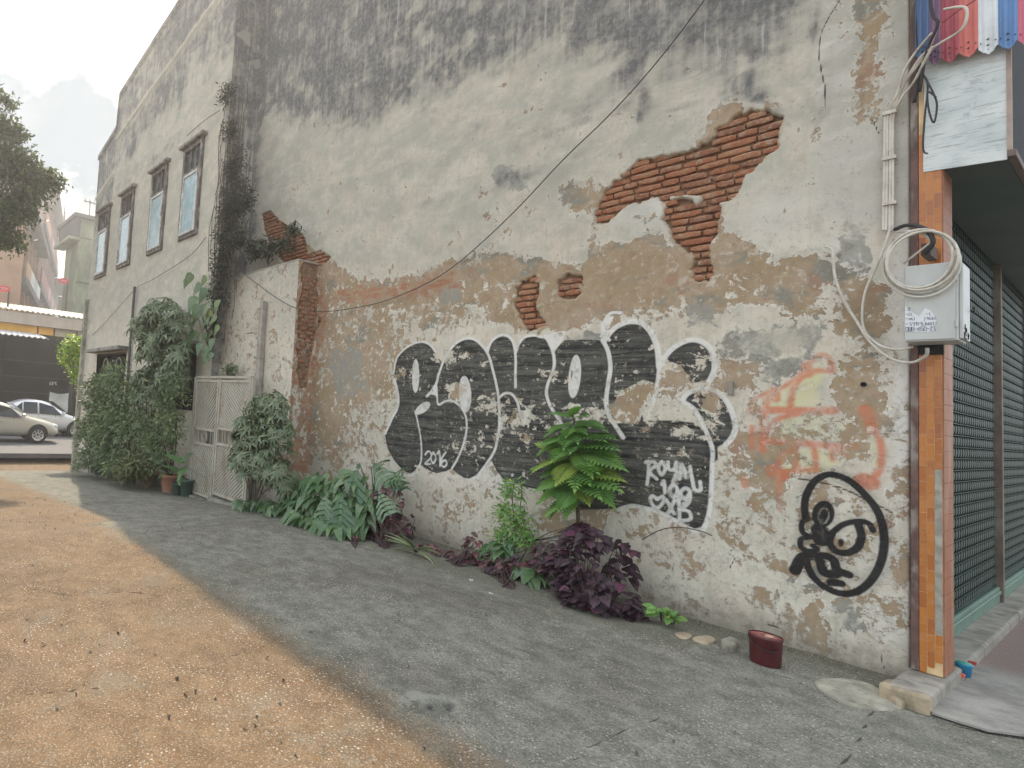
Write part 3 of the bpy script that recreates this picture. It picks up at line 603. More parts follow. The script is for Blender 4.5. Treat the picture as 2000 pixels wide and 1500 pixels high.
for i,(x0,x1,a,b2) in enumerate(wins):
    W=x1-x0; y=YL
    def fr(x0,x1,z0,z1,t_,ya,yb):
        m=MB(); m.box((x0,ya,z0),(x0+t_,yb,z1)); m.box((x1-t_,ya,z0),(x1,yb,z1)); m.box((x0+t_,ya,z0),(x1-t_,yb,z0+t_)); m.box((x0+t_,ya,z1-t_),(x1-t_,yb,z1)); return m
    f=fr(x0-.02,x1+.02,a-.03,b2+.03,.085,y-.05,y+.10); zm=a+(b2-a)*.70
    f.box((x0+.065,y-.04,zm),(x1-.065,y+.09,zm+.07)); fo=f.build('window_frame',WF,rear,bevel=.006)
    sh=fr(x0+.07,x1-.07,a+.06,zm-.005,.055,y-.07,y-.01); s_=sh.build('sash',WP,fo,bevel=.005)
    MB().box((x0+.12,y-.045,a+.11),(x1-.12,y-.030,zm-.06)).build('pane',GL,fo)
    n_=3; st=(W-.15)/n_
    for k in range(n_):
        MB().box((x0+.078+k*st,y+.02,zm+.075),(x0+.072+(k+1)*st-.02,y+.03,b2-.06)).build('pane',GD,fo)
    for k in (1,2): MB().box((x0+.065+k*st,y-.02,zm+.071),(x0+.095+k*st,y+.06,b2-.056)).build('mullion',WF,fo)
    MB().box((x0-.14,y-.13,b2+.05),(x1+.14,y+.02,b2+.12)).build('window_hood',HOOD,rear,bevel=.02)
    MB().box((x0+.01,y+.31,a),(x1-.01,y+.33,b2)).build('window_back',simple('dark_interior',(.02,.02,.022),.9,bmp=0),rear)
DARK=MATS['dark_interior']
# doorway with curly ironwork and the dark opening behind the shrubs
MB().box((d1[0],YL+.30,-1.1),(d1[1],YL+.32,d1[3])).build('doorway_recess',DARK,rear)
MB().box((d2[0],YL+.30,d2[2]),(d2[1],YL+.32,d2[3])).build('opening_recess',DARK,rear)
MB().box((d1[0]-.15,YL-.30,d1[3]+.02),(d1[1]+.15,YL+.02,d1[3]+.12)).build('door_hood',HOOD,rear,bevel=.02)
MB().box((d2[0]-.1,YL-.16,d2[3]+.02),(d2[1]+.1,YL+.02,d2[3]+.10)).build('opening_hood',HOOD,rear,bevel=.02)
m=MB(); 
for k in range(6):
    x=d2[0]+.06+k*(d2[1]-d2[0]-.12)/5; m.box((x-.012,YL+.05,d2[2]),(x+.012,YL+.07,d2[3]))
m.box((d2[0],YL+.045,(d2[2]+d2[3])/2),(d2[1],YL+.075,(d2[2]+d2[3])/2+.03)); m.build('window_bars',WF,rear)
IR=simple('pale_ironwork',(.42,.42,.38),.6,dirt=(.2,.15,.1),dirtamt=.5)
m=MB(); W=d1[1]-d1[0]
for k in range(5): x=d1[0]+.05+k*(W-.1)/4; m.box((x-.015,YL+.02,-1.0),(x+.015,YL+.04,d1[3]-.75))
for c_,r0 in ((d1[0]+W*.28,.26),(d1[0]+W*.72,.26)):
    pts=[(c_+r0*(1-a_/14)*math.cos(a_*.62),YL+.03,d1[3]-.40+r0*(1-a_/14)*math.sin(a_*.62)*1.25) for a_ in np.arange(0,12,.5)]; m.tube(pts,.016,5)
m.build('scroll_grille',IR,rear)
MB().box((xl-.03,YL-.10,-1.1),(xl+.14,YL-.001,4.2)).build('corner_pilaster',simple('pilaster',(.33,.33,.27),.9,var=.3,dirt=(.12,.13,.09),dirtamt=.8),rear,bevel=.01)
# white ledge
for (pxs) in (((236,500),(247,440)),):
    pass
# black drain pipe on the rear wall
q=H(264,560,1,YL-.05); MB().tube([(q[0],YL-.06,q[2]),(q[0],YL-.06,.5)],.035,8).build('drain_pipe',simple('black_pipe',(.06,.06,.06),.6),rear)
# ---------------- annex
YA=-.42
ann=empty('low_annex',(-7.2,YA,-.2),'low whitewashed annex block with a ledge on top, between vine and graffiti wall','annex')
LA=Vector(ann.location)
ax0,ax1,az=-8.45,-6.12,3.68
us=np.append(np.arange(ax0,ax1,.028),ax1); zz=np.append(np.arange(-.6,az,.028),az); X,Z=np.meshgrid(us,zz)
tn=-.26+.34*np.clip((X-(ax1-.25))*3,0,1)*(1-np.clip((Z-2.6),0,1)*.4)+.2*np.exp(-((Z-.9)/.8)**2)*(X<-7.3)
pt=.45+.3*fbm(X,Z,.9,3,5); md=np.clip((X*-1-7.9)*1.8,0,.8)+.5*np.exp(-((Z-az)/.25)**2)
ck=sdline(X,Z,w0([(447,657),(470,654),(500,648)],YA),.008,k=1)
o=mgrid('wall',X,YA+(fbm(X,Z,1.2,4,8)-.5)*.05,Z,WALL,plain_attrs(X.shape,tn=tn,pt=pt,md=md,ck=ck),None,ann); o.matrix_parent_inverse=Matrix.Translation(-LA)
ys=np.append(np.arange(YA-.005,.0,.025),.02); Yg,Zg=np.meshgrid(ys,zz)
brs=.17-np.abs(Yg+.2)*1.0-.12*np.clip((2.6-Zg),0,1); brs=np.where(Zg>1.75,brs,-MARG)+(fbm(Yg,Zg,6,3,7)-.5)*.14
Xr=ax1-.03*np.clip(brs/.02,0,1)+(fbm(Yg,Zg,3,4,2)-.5)*.03
o=mgrid('return_wall',Xr,Yg,Zg,WALL,plain_attrs(Yg.shape,tn=np.full(Yg.shape,.03),pt=np.full(Yg.shape,.8),br=brs,ru=np.full(Yg.shape,.03)),None,ann); o.matrix_parent_inverse=Matrix.Translation(-LA)
MB().box((ax0,YA+.035,-.7),(ax1-.04,-.03,az-.01)).build('annex_body',BODY,ann)
MB().box((ax0,YA-.012,az),(ax1-.005,-.035,az+.03)).build('ledge',BODY,ann,bevel=.012)
for k in range(52):
    z=1.85+(k//2)*.0625; yc=(-.10 if k%2 else -.30)+(.05 if (k//2)%2 else -.02)
    if z<2.3 and rng.random()<.5: continue
    o=bpy.data.objects.new('brick',BM[3]); link(o,ann); o.location=(ax1-.012-LA.x,yc+rng.uniform(-.02,.02)-LA.y,z-LA.z); o.rotation_euler=(0,0,math.radians(90)+rng.uniform(-.1,.1))
PIPE=simple('grey_downpipe',(.33,.31,.27),.7,var=.2,dirt=(.14,.12,.10),dirtamt=.7)
dp=empty('downpipe',(-6.95,YA-.06,.0),'brown-grey square downpipe standing on the annex wall beside the white gate','pipe')
q=H(515,588,1,YA-.06)
MB().box((q[0]-.055,YA-.10,-.1),(q[0]+.045,YA-.008,q[2])).build('pipe_shaft',PIPE,dp,bevel=.008)
MB().box((q[0]-.105,YA-.045,-.1),(q[0]-.065,YA-.008,q[2]-.04)).build('narrow_pipe',IR,dp,bevel=.006)
for zq in (1.0,2.2,3.0): MB().box((q[0]-.115,YA-.108,zq),(q[0]+.055,YA-.004,zq+.03)).build('pipe_bracket',PIPE,dp)
# ------------------------------------------------------------------ gate
YG=-.80
gate=empty('gate',(-7.6,YG,-.25),'white metal double gate with slanted slats left of the round bush','gate')
GW=simple('gate_white_paint',(.40,.385,.33),.6,var=.12,dirt=(.25,.16,.09),dirtamt=.6,scale=10)
gx=[-8.47,-7.62,-6.62]; gb=[-.20,-.13,-.02]; gt=1.83
for s in range(2):
    x0,x1=gx[s]+.012,gx[s+1]-.012; z0=gb[s]+.03*s
    m=MB(); t_=.045
    for x in (x0+t_/2,x1-t_/2): m.bar((x,YG,z0),(x,YG,gt),.045,.045)
    zc=z0+(gt-z0)*.44; zd=zc+.26
    for z in (z0+.03,zc,zd,gt-.03): m.bar((x0+.045,YG,z),(x1-.045,YG,z),.035,.045)
    leaf=m.build('gate_leaf',GW,gate,bevel=.004)
    # slats clipped to each field
    for (za,zb_,sg) in ((z0+.05,zc-.02,-1),(zd+.02,gt-.05,1)):
        w_=x1-x0-.09; h_=zb_-za; sgn=sg*(1 if s==0 else -1)
        slope=h_/w_*.9
        k=-h_
        for q_ in np.arange(-w_*1.0,w_*1.0,.082):
            # line x = xa + u, z = za + slope*(u - q)
            pts=[]
            u0=max(0,q_); u1=min(w_,q_+h_/slope)
            if u1-u0<.05: continue
            A_=(u0,slope*(u0-q_)); B_=(u1,slope*(u1-q_))
            if A_[1]<-1e-6 or B_[1]>h_+1e-6: continue
            f=(lambda u:(x0+.045+u)) if sgn>0 else (lambda u:(x1-.045-u))
            MB().bar((f(A_[0]),YG+.004,za+A_[1]),(f(B_[0]),YG+.004,za+B_[1]),.012,.034).build('slat',GW,leaf)
    m=MB(); cx_=(x0+x1)/2
    m.tube([(cx_+.10*math.cos(a_),YG,zc+.13+.10*math.sin(a_)) for a_ in np.linspace(0,6.28,17)],.009,5)
    m.tube([(cx_+.055*math.cos(a_),YG,zc+.13+.055*math.sin(a_)) for a_ in np.linspace(0,6.28,13)],.007,5)
    for dx in (-.3,-.22,.22,.3): m.bar((cx_+dx,YG,zc),(cx_+dx,YG,zd),.012,.012)
    m.build('scroll_ornament',GW,leaf)
MB().bar((gx[0]-.03,YG,-.28),(gx[0]-.03,YG,gt+.03),.05,.05).build('gate_post',GW,gate)
MB().bar((gx[2]+.03,YG,-.12),(gx[2]+.03,YG,gt+.03),.05,.05).build('gate_post',GW,gate)
MB().bar((gx[0],YG,gt+.035),(gx[2],YG,gt+.035),.05,.04).build('top_rail',GW,gate)
MB().box((gx[0]-.1,YG-.10,-.45),(gx[1],YG+.38,-.215)).box((gx[1]+.001,YG-.10,-.45),(gx[2]+.1,YG+.38,-.13)).build('threshold',HOOD,gate,bevel=.01)
# ------------------------------------------------------------------ shop front on the right
shop=empty('shop_front',(.1,.5,0),'shop front with orange tiled pillar and dark green perforated shutter','shop front')
LS=Vector(shop.location)
WB=simple('peeling_purple_wood',(.13,.075,.065),.85,var=.35,scale=12,dirt=(.42,.40,.36),dirtamt=.55)
MB().box((.0,-.045,.10),(.034,.30,6.2)).build('corner_board',WB,shop,bevel=.004)
def tile_mat(t,b,o):
    r=t.rnd(); p=t.geo(); n=t.noise(p,18,4)
    c=t.mix(t.ss(r,.0,1.),(.37,.125,.035),(.46,.175,.04)); c=t.mix(t.ss(t.m('FRACT',t.mul(r,5.7)),.85,.95),c,(.30,.10,.04)); c=t.mix(t.mul(t.ss(n,.5,.75),.4),c,(.50,.24,.10))
    t.put(b.inputs['Base Color'],c); t.put(b.inputs['Roughness'],t.ss(n,.3,.8,.12,.45)); bump(t,b,t.noise(p,40,3),.2,.003)
TILE=mat('orange_glazed_tile',tile_mat)
GROUT=simple('grout',(.62,.45,.25),.9,var=.25); ROSE=simple('rose_tile',(.32,.12,.055),.55,var=.15,dirt=(.5,.42,.35),dirtamt=.3)
PXW=.132; pz0=.10
MB().box((.036,-.0412,pz0),(PXW-.002,.24,4.2)).build('pillar_core',GROUT,shop)
tw=(PXW-.036)/3; th=.098
mt=MB(); mt.box((.0008,0,.0008),(tw-.0028,.008,th-.0028)); TM=mt.mesh('tile',TILE)
for cidx in range(3):
    zz0=pz0+(.04 if cidx==1 else .0)+(-.02 if cidx==2 else 0)
    k=0
    while zz0+k*th<3.45:
        z=zz0+k*th; k+=1
        if cidx==2 and .34<z+.05<1.36: continue
        if z<pz0-.001: continue
        o=bpy.data.objects.new('tile',TM); link(o,shop); o.location=(.036+cidx*tw-LS.x,-.0435-rng.uniform(0,.0012)-LS.y,z-LS.z); bmv=None
ms=MB(); ms.box((0,.001,.001),(.008,.27,th-.001)); TS=ms.mesh('tile',ROSE)
for k in range(34):
    z=pz0+k*th
    o=bpy.data.objects.new('tile',TS); link(o,shop); o.location=(PXW-.002-LS.x,-.036-LS.y,z-LS.z)
MB().box((.036+2*tw,-.0440,.345),(.036+3*tw-.002,-.0413,1.355)).build('bare_render_strip',simple('bare_render',(.33,.31,.27),.95,var=.3,scale=20),shop)
# step
ST=simple('worn_step_concrete',(.30,.28,.24),.9,var=.3,scale=6,dirt=(.10,.095,.08),dirtamt=.7)
step=empty('step',(.05,0,0),'worn concrete doorstep running under the green shutter and round the pillar foot','step')
MB().box((-.02,-.50,-.1),(.155,5.6,.095)).build('kerb_block',ST,step,bevel=.015)
MB().box((-.035,-.52,.0),(.16,-.05,.088)).build('corner_block',simple('tan_block',(.36,.29,.20),.9,var=.3,scale=7,dirt=(.12,.11,.09),dirtamt=.5),step,bevel=.03) if False else None
# shutter
GRN=simple('shutter_green',(.032,.068,.055),.5,var=.35,scale=5,dirt=(.05,.07,.06),dirtamt=.5,bmp=.1)
for _n in GRN.node_tree.nodes:
    if _n.type=='BSDF_PRINCIPLED': _n.inputs['Specular IOR Level'].default_value=.12
MINT=simple('mint_rail',(.13,.24,.185),.5,var=.2,dirt=(.12,.13,.11),dirtamt=.6)
shut=empty('shutter',(0,2.7,.1),'dark green metal shutter of rows of small curved louvers behind the tiled pillar','shutter')
SH=Vector(shut.location)
pitch=.0905; y0s,y1s=.30,5.4
cell=.098; ncell=int((y1s-y0s)/cell)
m=MB()
m.box((-.012,y0s,0),(-.004,y1s,.006)); 
for k in range(ncell):
    y=y0s+k*cell
    if 3.30<y+cell/2<3.42: continue
    # curved louver: three-step fin
    kx=len(m.v)
    P_=[(-.014,y+.030,0),(-.0112,y+.040,.006),(-.0095,y+.050,.014),(-.009,y+.058,.030)]
    for (xx,yy,dz) in P_: m.v+=[(xx,yy,.010+dz),(xx,yy+.006,pitch-.006-dz*.8)]
    for q_ in range(3): a=kx+q_*2; m.f.append((a,a+1,a+3,a+2))
SLM=MB(); SLM.v=[(a-SH.x,b-SH.y,c) for a,b,c in m.v]; SLM.f=m.f; slm=SLM.mesh('shutter_row',GRN); slm.materials.append(simple('louver_green',(.042,.072,.06),.5,var=.3,scale=9,dirt=(.04,.06,.05),dirtamt=.5,bmp=.1))
slm.polygons.foreach_set('material_index',[0]*6+[1]*(len(slm.polygons)-6))
for k in range(38):
    o=bpy.data.objects.new('shutter_row',slm); link(o,shut); o.location=(0,0,.235+k*pitch-SH.z)
MB().box((-.03,y0s,.096),(.012,y1s,.17)).build('bottom_rail',MINT,shut,bevel=.004)
MB().box((-.03,y0s,.1705),(.022,y1s,.20)).build('bottom_rail',MINT,shut,bevel=.004)
MB().box((-.03,y0s,.2005),(.012,y1s,.234)).build('bottom_rail',MINT,shut,bevel=.004)
for y in (3.36,5.4): MB().box((-.02,y-.035,.096),(.035,y+.035,3.7)).build('shutter_post',simple('post_brown',(.16,.12,.09),.7,var=.3,dirt=(.3,.3,.27),dirtamt=.5),shut,bevel=.004)
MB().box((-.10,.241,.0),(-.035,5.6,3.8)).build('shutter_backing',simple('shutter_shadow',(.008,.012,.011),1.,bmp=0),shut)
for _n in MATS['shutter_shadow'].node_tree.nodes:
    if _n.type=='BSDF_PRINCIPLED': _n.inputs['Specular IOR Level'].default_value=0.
MB().box((-.149,.12,3.801),(-.01,7.9,12.9)).build('upper_side_wall',BODY,shop)
MB().box((-3,5.6,-.2),(0.0,9,7)).build('next_shop_wall',simple('green_shop_paint',(.12,.36,.15),.6,var=.2,dirt=(.3,.33,.25),dirtamt=.5),shop)
# fascia box with its white metal end sheet and green soffit
fas=empty('fascia_box',(.2,0,3.3),'white scratched sheet-metal end of the fascia box above the tiled pillar','fascia')
SOF=simple('soffit_green',(.055,.095,.085),.6,var=.15,scale=3,dirt=(.05,.07,.06),dirtamt=.5)
def sheet(t,b,o):
    p=t.geo(); n=t.noise(t.sc(p,(1,1,1)),6,6,.6); s=t.noise(t.sc(p,(4,4,70)),2.2,5,.6,.6); blue=t.noise(p,9,8,.7)
    c=t.mix(t.ss(n,.3,.7),(.46,.52,.53),(.62,.67,.66)); c=t.mix(t.mul(t.ss(s,.57,.62),.55),c,(.16,.17,.18)); c=t.mix(t.mul(t.ss(blue,.60,.66),.5),c,(.25,.29,.33))
    t.put(b.inputs['Base Color'],c); b.inputs['Roughness'].default_value=.45; b.inputs['Metallic'].default_value=.15
SHEET=mat('scratched_white_sheet',sheet)
fa=[H(1803,336,1,-.05),H(1967,311,1,-.05),H(1966,92,1,-.05),H(1815,120,1,-.05)]
zlow=fa[0][2]; x_r=fa[1][0]
MB().prism([(fa[0][0],-.05,fa[0][2]),(x_r,-.05,fa[1][2]),(x_r,-.05,4.35),(fa[0][0]+.01,-.05,4.35)],(0,.012,0)).build('end_sheet',SHEET,fas,normals=True)
MB().box((.0,-.036,zlow+.004),(x_r-.004,6,zlow+.03)).build('soffit',SOF,fas)
MB().box((x_r-.03,-.037,zlow+.031),(x_r-.003,6,4.3)).build('outer_fascia',simple('dark_fascia',(.022,.026,.034),.95),fas)
MB().box((x_r+.001,-.06,zlow-.01),(x_r+.035,6,zlow+.03)).build('edge_angle',simple('rust_angle',(.16,.12,.10),.7),fas,bevel=.003)
MB().box((x_r+.001,-.06,zlow+.031),(x_r+.02,-.03,4.3)).build('edge_angle',simple('edge_tan',(.35,.28,.24),.7),fas)
# brown wall strip between corner board and sheet
MB().box((.036,-.03,3.45),(.10,.2,6.4)).build('brown_post',simple('rust_brown',(.17,.10,.075),.8,var=.3,dirt=(.07,.06,.06),dirtamt=.7),shop,bevel=.004)
# awning of coloured scalloped metal strips
awn=empty('awning_valance',(.3,-.12,4.2),'valance of scalloped red, salmon, white and blue metal strips above the fascia','awning')
AC=[('blue',(.07,.13,.26)),('dull_plum',(.20,.12,.20)),('crimson',(.36,.07,.095)),('salmon',(.56,.16,.14)),('white',(.66,.72,.76)),('sky_blue',(.12,.25,.50)),('pink',(.60,.16,.24)),('white',(.66,.72,.76)),('crimson',(.36,.07,.095))]
ya=-.12; wp=H(1870,60,1,ya)[0]
bx=[1788,1815,1838,1873,1911,1950,1989,2030,2072,2115]
BLK=simple('cutout_black',(.01,.01,.012),.9,bmp=0)
for i,(nm,c) in enumerate(AC):
    x0=H(bx[i],90,1,ya)[0]; x1=H(bx[i+1],90,1,ya)[0]; zb_=H(.5*(bx[i]+bx[i+1]),(118,128,122,112,106,96,88,80,72)[i],1,ya)[2]; w_=x1-x0
    m=MB(); cols=[]
    nx=13
    for k in range(nx):
        u=k/(nx-1); low=zb_+ (abs(u-.5)*2)**1.6*.045+ .006*abs(math.sin(u*math.pi*4)); 
        y=ya+.006*math.sin(u*math.pi*4); cols.append(((x0+u*w_,y,low),(x0+u*w_,y,6.2)))
    for c_ in cols: m.v+=[c_[0],c_[1]]
    for k in range(nx-1): a=2*k; m.f.append((a,a+2,a+3,a+1))
    pm=simple('awning_'+nm,c,.4,var=.12,scale=6,dirt=tuple(q_*.6 for q_ in c),dirtamt=.4)
    o=m.build('valance_strip',pm,awn); sm=o.modifiers.new('thickness','SOLIDIFY'); sm.thickness=.002
    for (uu,dz,s_) in ((.5,.055,.010),(.5,.092,.010),(.13,.075,.007),(.87,.075,.007),(.5,.028,.005)):
        cx_=x0+uu*w_; cz_=zb_+dz; m=MB(); pts=[]
        for k in range(8):
            a_=k*math.pi/4; r_=s_ if k%2==0 else s_*.35; pts.append((cx_+r_*math.cos(a_),ya-.010,cz_+r_*math.sin(a_)))
        m.poly(pts).build('cutout',BLK,o)
MB().tube([(.02,ya+.03,4.45),(.9,ya+.03,4.45)],.015,6).build('support_rail',IR,awn)
# ------------------------------------------------------------------ electricity box and cables
BOXM=simple('box_grey_paint',(.50,.53,.52),.4,var=.06,scale=4,dirt=(.33,.33,.31),dirtamt=.35,bmp=.05)
yb=-.27
A_=H(1766,520,1,yb); B_=H(1872,510,1,yb); Cc=H(1766,668,1,yb)
bx0,bx1,bz0,bz1=A_[0],B_[0],Cc[2],.5*(A_[2]+B_[2])
print('box',bx0,bx1,bz0,bz1)
mb=empty('meter_box',((bx0+bx1)/2,yb+.13,bz0),'grey metal electricity meter box fixed to the tiled pillar, with a handwritten paper on it','meter box')
MB().box((bx0,yb,bz0),(bx1,yb+.235,bz1)).build('box_body',BOXM,mb,bevel=.006)
MB().box((bx0+.004,yb-.008,bz0+.01),(bx1-.012,yb-.001,bz1-.008)).build('side_panel',BOXM,mb,bevel=.003)
door=MB().box((bx1+.001,yb+.008,bz0+.012),(bx1+.016,yb+.225,bz1-.012)).build('door',BOXM,mb,bevel=.003)
MB().box((bx1+.0165,yb+.05,bz0+.13),(bx1+.019,yb+.17,bz1-.05)).build('window',simple('smoky_pane',(.13,.135,.12),.1,bmp=0),door)
MB().lathe([(.0,.006),(.016,.006),(.018,0)],(0,0,0),14,'X').build('indicator',simple('red_plastic',(.5,.04,.03),.3,bmp=0),door,smooth=True,loc=None)
door.children[-1].location=(bx1+.019,yb+.125,bz0+.17)-Vector(mb.location) if False else (0,0,0)
o=door.children[-1]; 
for v in o.data.vertices: v.co+=Vector((bx1+.019,yb+.125,bz0+.17))
MB().tube([(bx1+.018,yb+.225,bz0+.20),(bx1+.032,yb+.225,bz0+.20),(bx1+.032,yb+.225,bz0+.23)],.004,6).build('latch',DARK,door)
for zc in (bz0+.10,bz1-.10): MB().tube([(bx1-.006,yb-.012,zc-.02),(bx1-.006,yb-.012,zc+.02)],.006,6).build('hinge',BOXM,mb)
m=MB()
for k in range(4): m.box((bx0+.075+.0,yb-.012,bz1-.13-k*.022),(bx0+.14,yb-.008,bz1-.124-k*.022))
m.build('vent_slots',BOXM,mb)
PAPER=simple('torn_paper',(.68,.72,.76),.85,var=.04,bmp=.05)
def bp(px,py,dy=-.010): p=H(px,py,1,yb+dy); return (p[0],yb+dy,p[2])
lb=MB().poly([bp(*q) for q in ((1767,647),(1768,597),(1777,604),(1786,613),(1795,617),(1801,610),(1806,601),(1818,606),(1828,622),(1831,632),(1826,647),(1800,649))]).build('paper_label',PAPER,mb)
INK=simple('ink_blue',(.06,.075,.16),.8,bmp=0)
def stroke(m,pts,r): m.tube([bp(a,b_,-.011) for a,b_ in pts],r,4)
m=MB()
def txt(m,s,x,y,w,h,sl,r=.0011):
    F={'0':[[(0,0),(0,1),(1,1),(1,0),(0,0)]],'8':[[(0,.5),(0,1),(1,1),(1,0),(0,0),(0,.5),(1,.5)]],'-':[[(0,.5),(1,.5)]],'6':[[(1,0),(0,.4),(0,1),(1,1),(1,.5),(0,.5)]],'5':[[(1,0),(0,0),(0,.45),(1,.5),(.9,1),(0,1)]],'2':[[(0,.2),(.5,0),(1,.2),(0,1),(1,1)]],
       '3':[[(0,0),(1,0),(.5,.45),(1,.7),(.5,1),(0,.9)]],'z':[[(0,0),(1,.1),(.1,1),(1,1)]],'s':[[(1,.1),(.2,.3),(1,.6),(.9,1),(.5,.9)]],'r':[[(.2,.5),(.2,.2),(.8,.1),(.9,1)]],'k':[[(0,.3),(.3,0),(.3,1)],[(.3,.4),(.9,.2),(.9,1)]],'w':[[(0,.3),(.2,1),(.5,.4),(.8,1),(1,.2)]],'o':[[(0,.4),(.4,.2),(.9,.5),(.6,1),(.1,.9),(0,.4)]],'n':[[(0,.2),(0,1),(1,1),(1,.1)],[(.3,-.3),(.8,-.4)]],'e':[[(.3,0),(.3,1),(.6,.9)]],'b':[[(0,0),(.1,1),(1,1),(1,0)]]}
    for i,ch_ in enumerate(s):
        if ch_ in F:
            for st in F[ch_]: stroke(m,[(x+i*w*1.35+u*w,y+v*h+sl*(i*w*1.35)) for u,v in st],r)
txt(m,'z',1772,601,6,5,0,.0016); txt(m,'-n',1769,611,4.5,5,0); txt(m,'-e',1808,610,4.5,6,0); txt(m,'-wn',1769,620,4.6,5,0); txt(m,'eknb',1805,619,4.2,5,0)
txt(m,'-srkrnwob',1768,629,5.1,7,-.02,.0012); txt(m,'088-650-23',1769,639,4.4,8,-.03,.0014)
m.build('handwriting',INK,mb)
mk=MB()
def bq(y_,z_): return (bx1+.0175,yb+y_,bz0+z_)
for st in ([(.03,.075),(.09,.08),(.10,.06),(.03,.05),(.02,.02),(.10,.015)],[(.14,.06),(.15,.02),(.17,.05)],[(.05,.10),(.08,.03)]): mk.tube([bq(*q) for q in st],.003,4)
mk.build('marker_scrawl',BLK,mb)
MB().box((bx0+.03,yb+.20,bz0-.06),(bx0+.13,yb+.235,bz0-.002)).build('bracket',DARK,mb)
CW=simple('white_cable_sheath',(.58,.56,.50),.5,var=.1,dirt=(.30,.26,.21),dirtamt=.5,scale=20,bmp=0); CBK=simple('black_cable',(.025,.025,.027),.6,bmp=0)
def cable(pts,r,mat_,label,group=None,name='cable',k=5,n=7):
    P_=[]
    for q in pts:
        a=H(q[0],q[1],1,q[2]); P_.append((a[0],q[2],a[2]))
    P_=[tuple(p) for p in catmull(P_,k)]
    o=MB().tube(P_,r,n).build(name,mat_,None,smooth=True); tag(o,label,'cable',group); return o
def vb(off,yy=-.03):
    return [(1745+off*.9,205,yy-.02),(1736+off,228,yy),(1735+off,300,yy),(1734+off*1.1,380,yy),(1733+off*1.1,440,yy)]
tops=([(1843,18,-.25),(1886,15,-.27),(1880,55,-.25),(1835,85,-.2),(1800,110,-.15),(1768,160,-.08)],[(1834,45,-.2),(1815,90,-.17),(1790,130,-.12),(1765,165,-.07)],[(1820,65,-.2),(1790,100,-.12),(1765,140,-.1),(1752,185,-.07)],[(1822,90,-.2),(1808,115,-.17),(1785,160,-.1),(1765,185,-.07)])
labs=('white cable looping highest in front of the coloured valance','white cable bundled second from left on the wall edge','leftmost white cable of the vertical bundle','rightmost white cable of the vertical bundle beside the corner board')
for i,off in enumerate((-2,4,-7,9)):
    lo=[(1733+off,450,-.05)]
    cable(list(tops[i])+vb(off)+lo,.0075,CW,labs[i],'white cables clipped up the wall corner')
for (py,lab) in ((222,'white cable clip at the top of the bundle'),(310,'white cable clip halfway down the bundle'),(398,'white cable clip above the coil')):
    p0=H(1722,py,1,-.055);p1=H(1750,py,1,-.055); MB_=MB().box((p0[0],-.05,p0[2]-.012),(p1[0],-.012,p0[2]+.012)); o=MB_.build('cable_clip',CW,None,bevel=.002); tag(o,lab,'clip','cable clips')
# the coil hanging over the box
def coil(cx,cy,rx,ry,tilt,yy,n=30,a0=0,a1=360):
    out=[]
    for a in np.linspace(a0,a1,n):
        r=math.radians(a); u,v=rx*math.cos(r),ry*math.sin(r); c,s=math.cos(math.radians(tilt)),math.sin(math.radians(tilt))
        out.append((cx+u*c-v*s,cy+u*s+v*c,yy+.02*math.sin(r*1.3)))
    return out
cm=[((1801,512,73,60,-14),-.300),((1797,508,70,52,-16),-.312),((1800,516,76,64,-12),-.325),((1796,505,66,56,-20),-.335),((1802,509,72,56,-18),-.347)]
cl=empty('cable_coil',tuple(H(1800,510,1,-.32)),'loose coil of white cable hanging in front of the meter box','cable coil')
for (a,yy) in cm:
    P_=[]
    for q in coil(*a,yy): p=H(q[0],q[1],1,q[2]); P_.append((p[0],q[2],p[2]))
    P_=P_+[P_[0]]
    MB().tube(P_,.0072,7).build('loop',CW,cl,smooth=True)
def bundle(pts,r,mt_):
    P_=[]
    for q in pts: a=H(*q[:2],1,q[2]); P_.append((a[0],q[2],a[2]))
    return MB().tube([tuple(p) for p in catmull(P_,4)],r,7).build('binding',mt_,cl,smooth=True)
bundle([(1748,448,-.20),(1770,440,-.26),(1795,442,-.30),(1815,455,-.31),(1822,475,-.31),(1808,495,-.28)],.012,CBK)
bundle([(1752,452,-.2),(1785,452,-.28),(1812,462,-.3),(1824,480,-.3)],.009,CW)
bundle([(1765,515,-.25),(1790,495,-.28),(1812,478,-.3),(1825,468,-.3)],.006,CW)
m=MB(); p=H(1812,488,1,-.2); m.box((p[0]-.02,-.26,p[2]-.045),(p[0]+.02,-.06,p[2]+.03)); m.build('hanger_bracket',simple('rusty_steel',(.10,.07,.06),.8),cl,bevel=.003)
cable([(1740,440,-.05),(1728,480,-.05),(1712,520,-.045),(1690,570,-.045),(1684,620,-.045),(1692,650,-.05),(1715,672,-.08),(1745,682,-.12),(1775,680,-.16)],.0075,CW,'white cable bowing left then swinging under the meter box')
cable([(1612,482,-.035),(1626,490,-.045),(1631,540,-.04),(1650,590,-.04),(1675,630,-.045),(1700,668,-.06),(1740,700,-.10),(1780,708,-.14),(1808,695,-.17),(1811,680,-.20)],.009,CW,'thick white cable sagging from mid wall to below the meter box')
cable([(1695,655,-.05),(1720,676,-.09),(1750,684,-.12),(1782,678,-.2)],.0065,CW,'short white cable entering the box from beneath')
cable([(1390,-20,-.10),(1320,75,-.09),(1250,160,-.08),(1180,235,-.07),(1100,312,-.07),(1000,418,-.06),(905,505,-.05),(840,550,-.05),(760,585,-.05),(700,600,-.06),(640,608,-.2),(590,605,-.44),(550,588,-.47),(500,553,-.48),(470,530,-.5)],.006,simple('grey_wire',(.07,.065,.065),.7,bmp=0),'thin dark wire drooping diagonally across the whole wall',k=6)
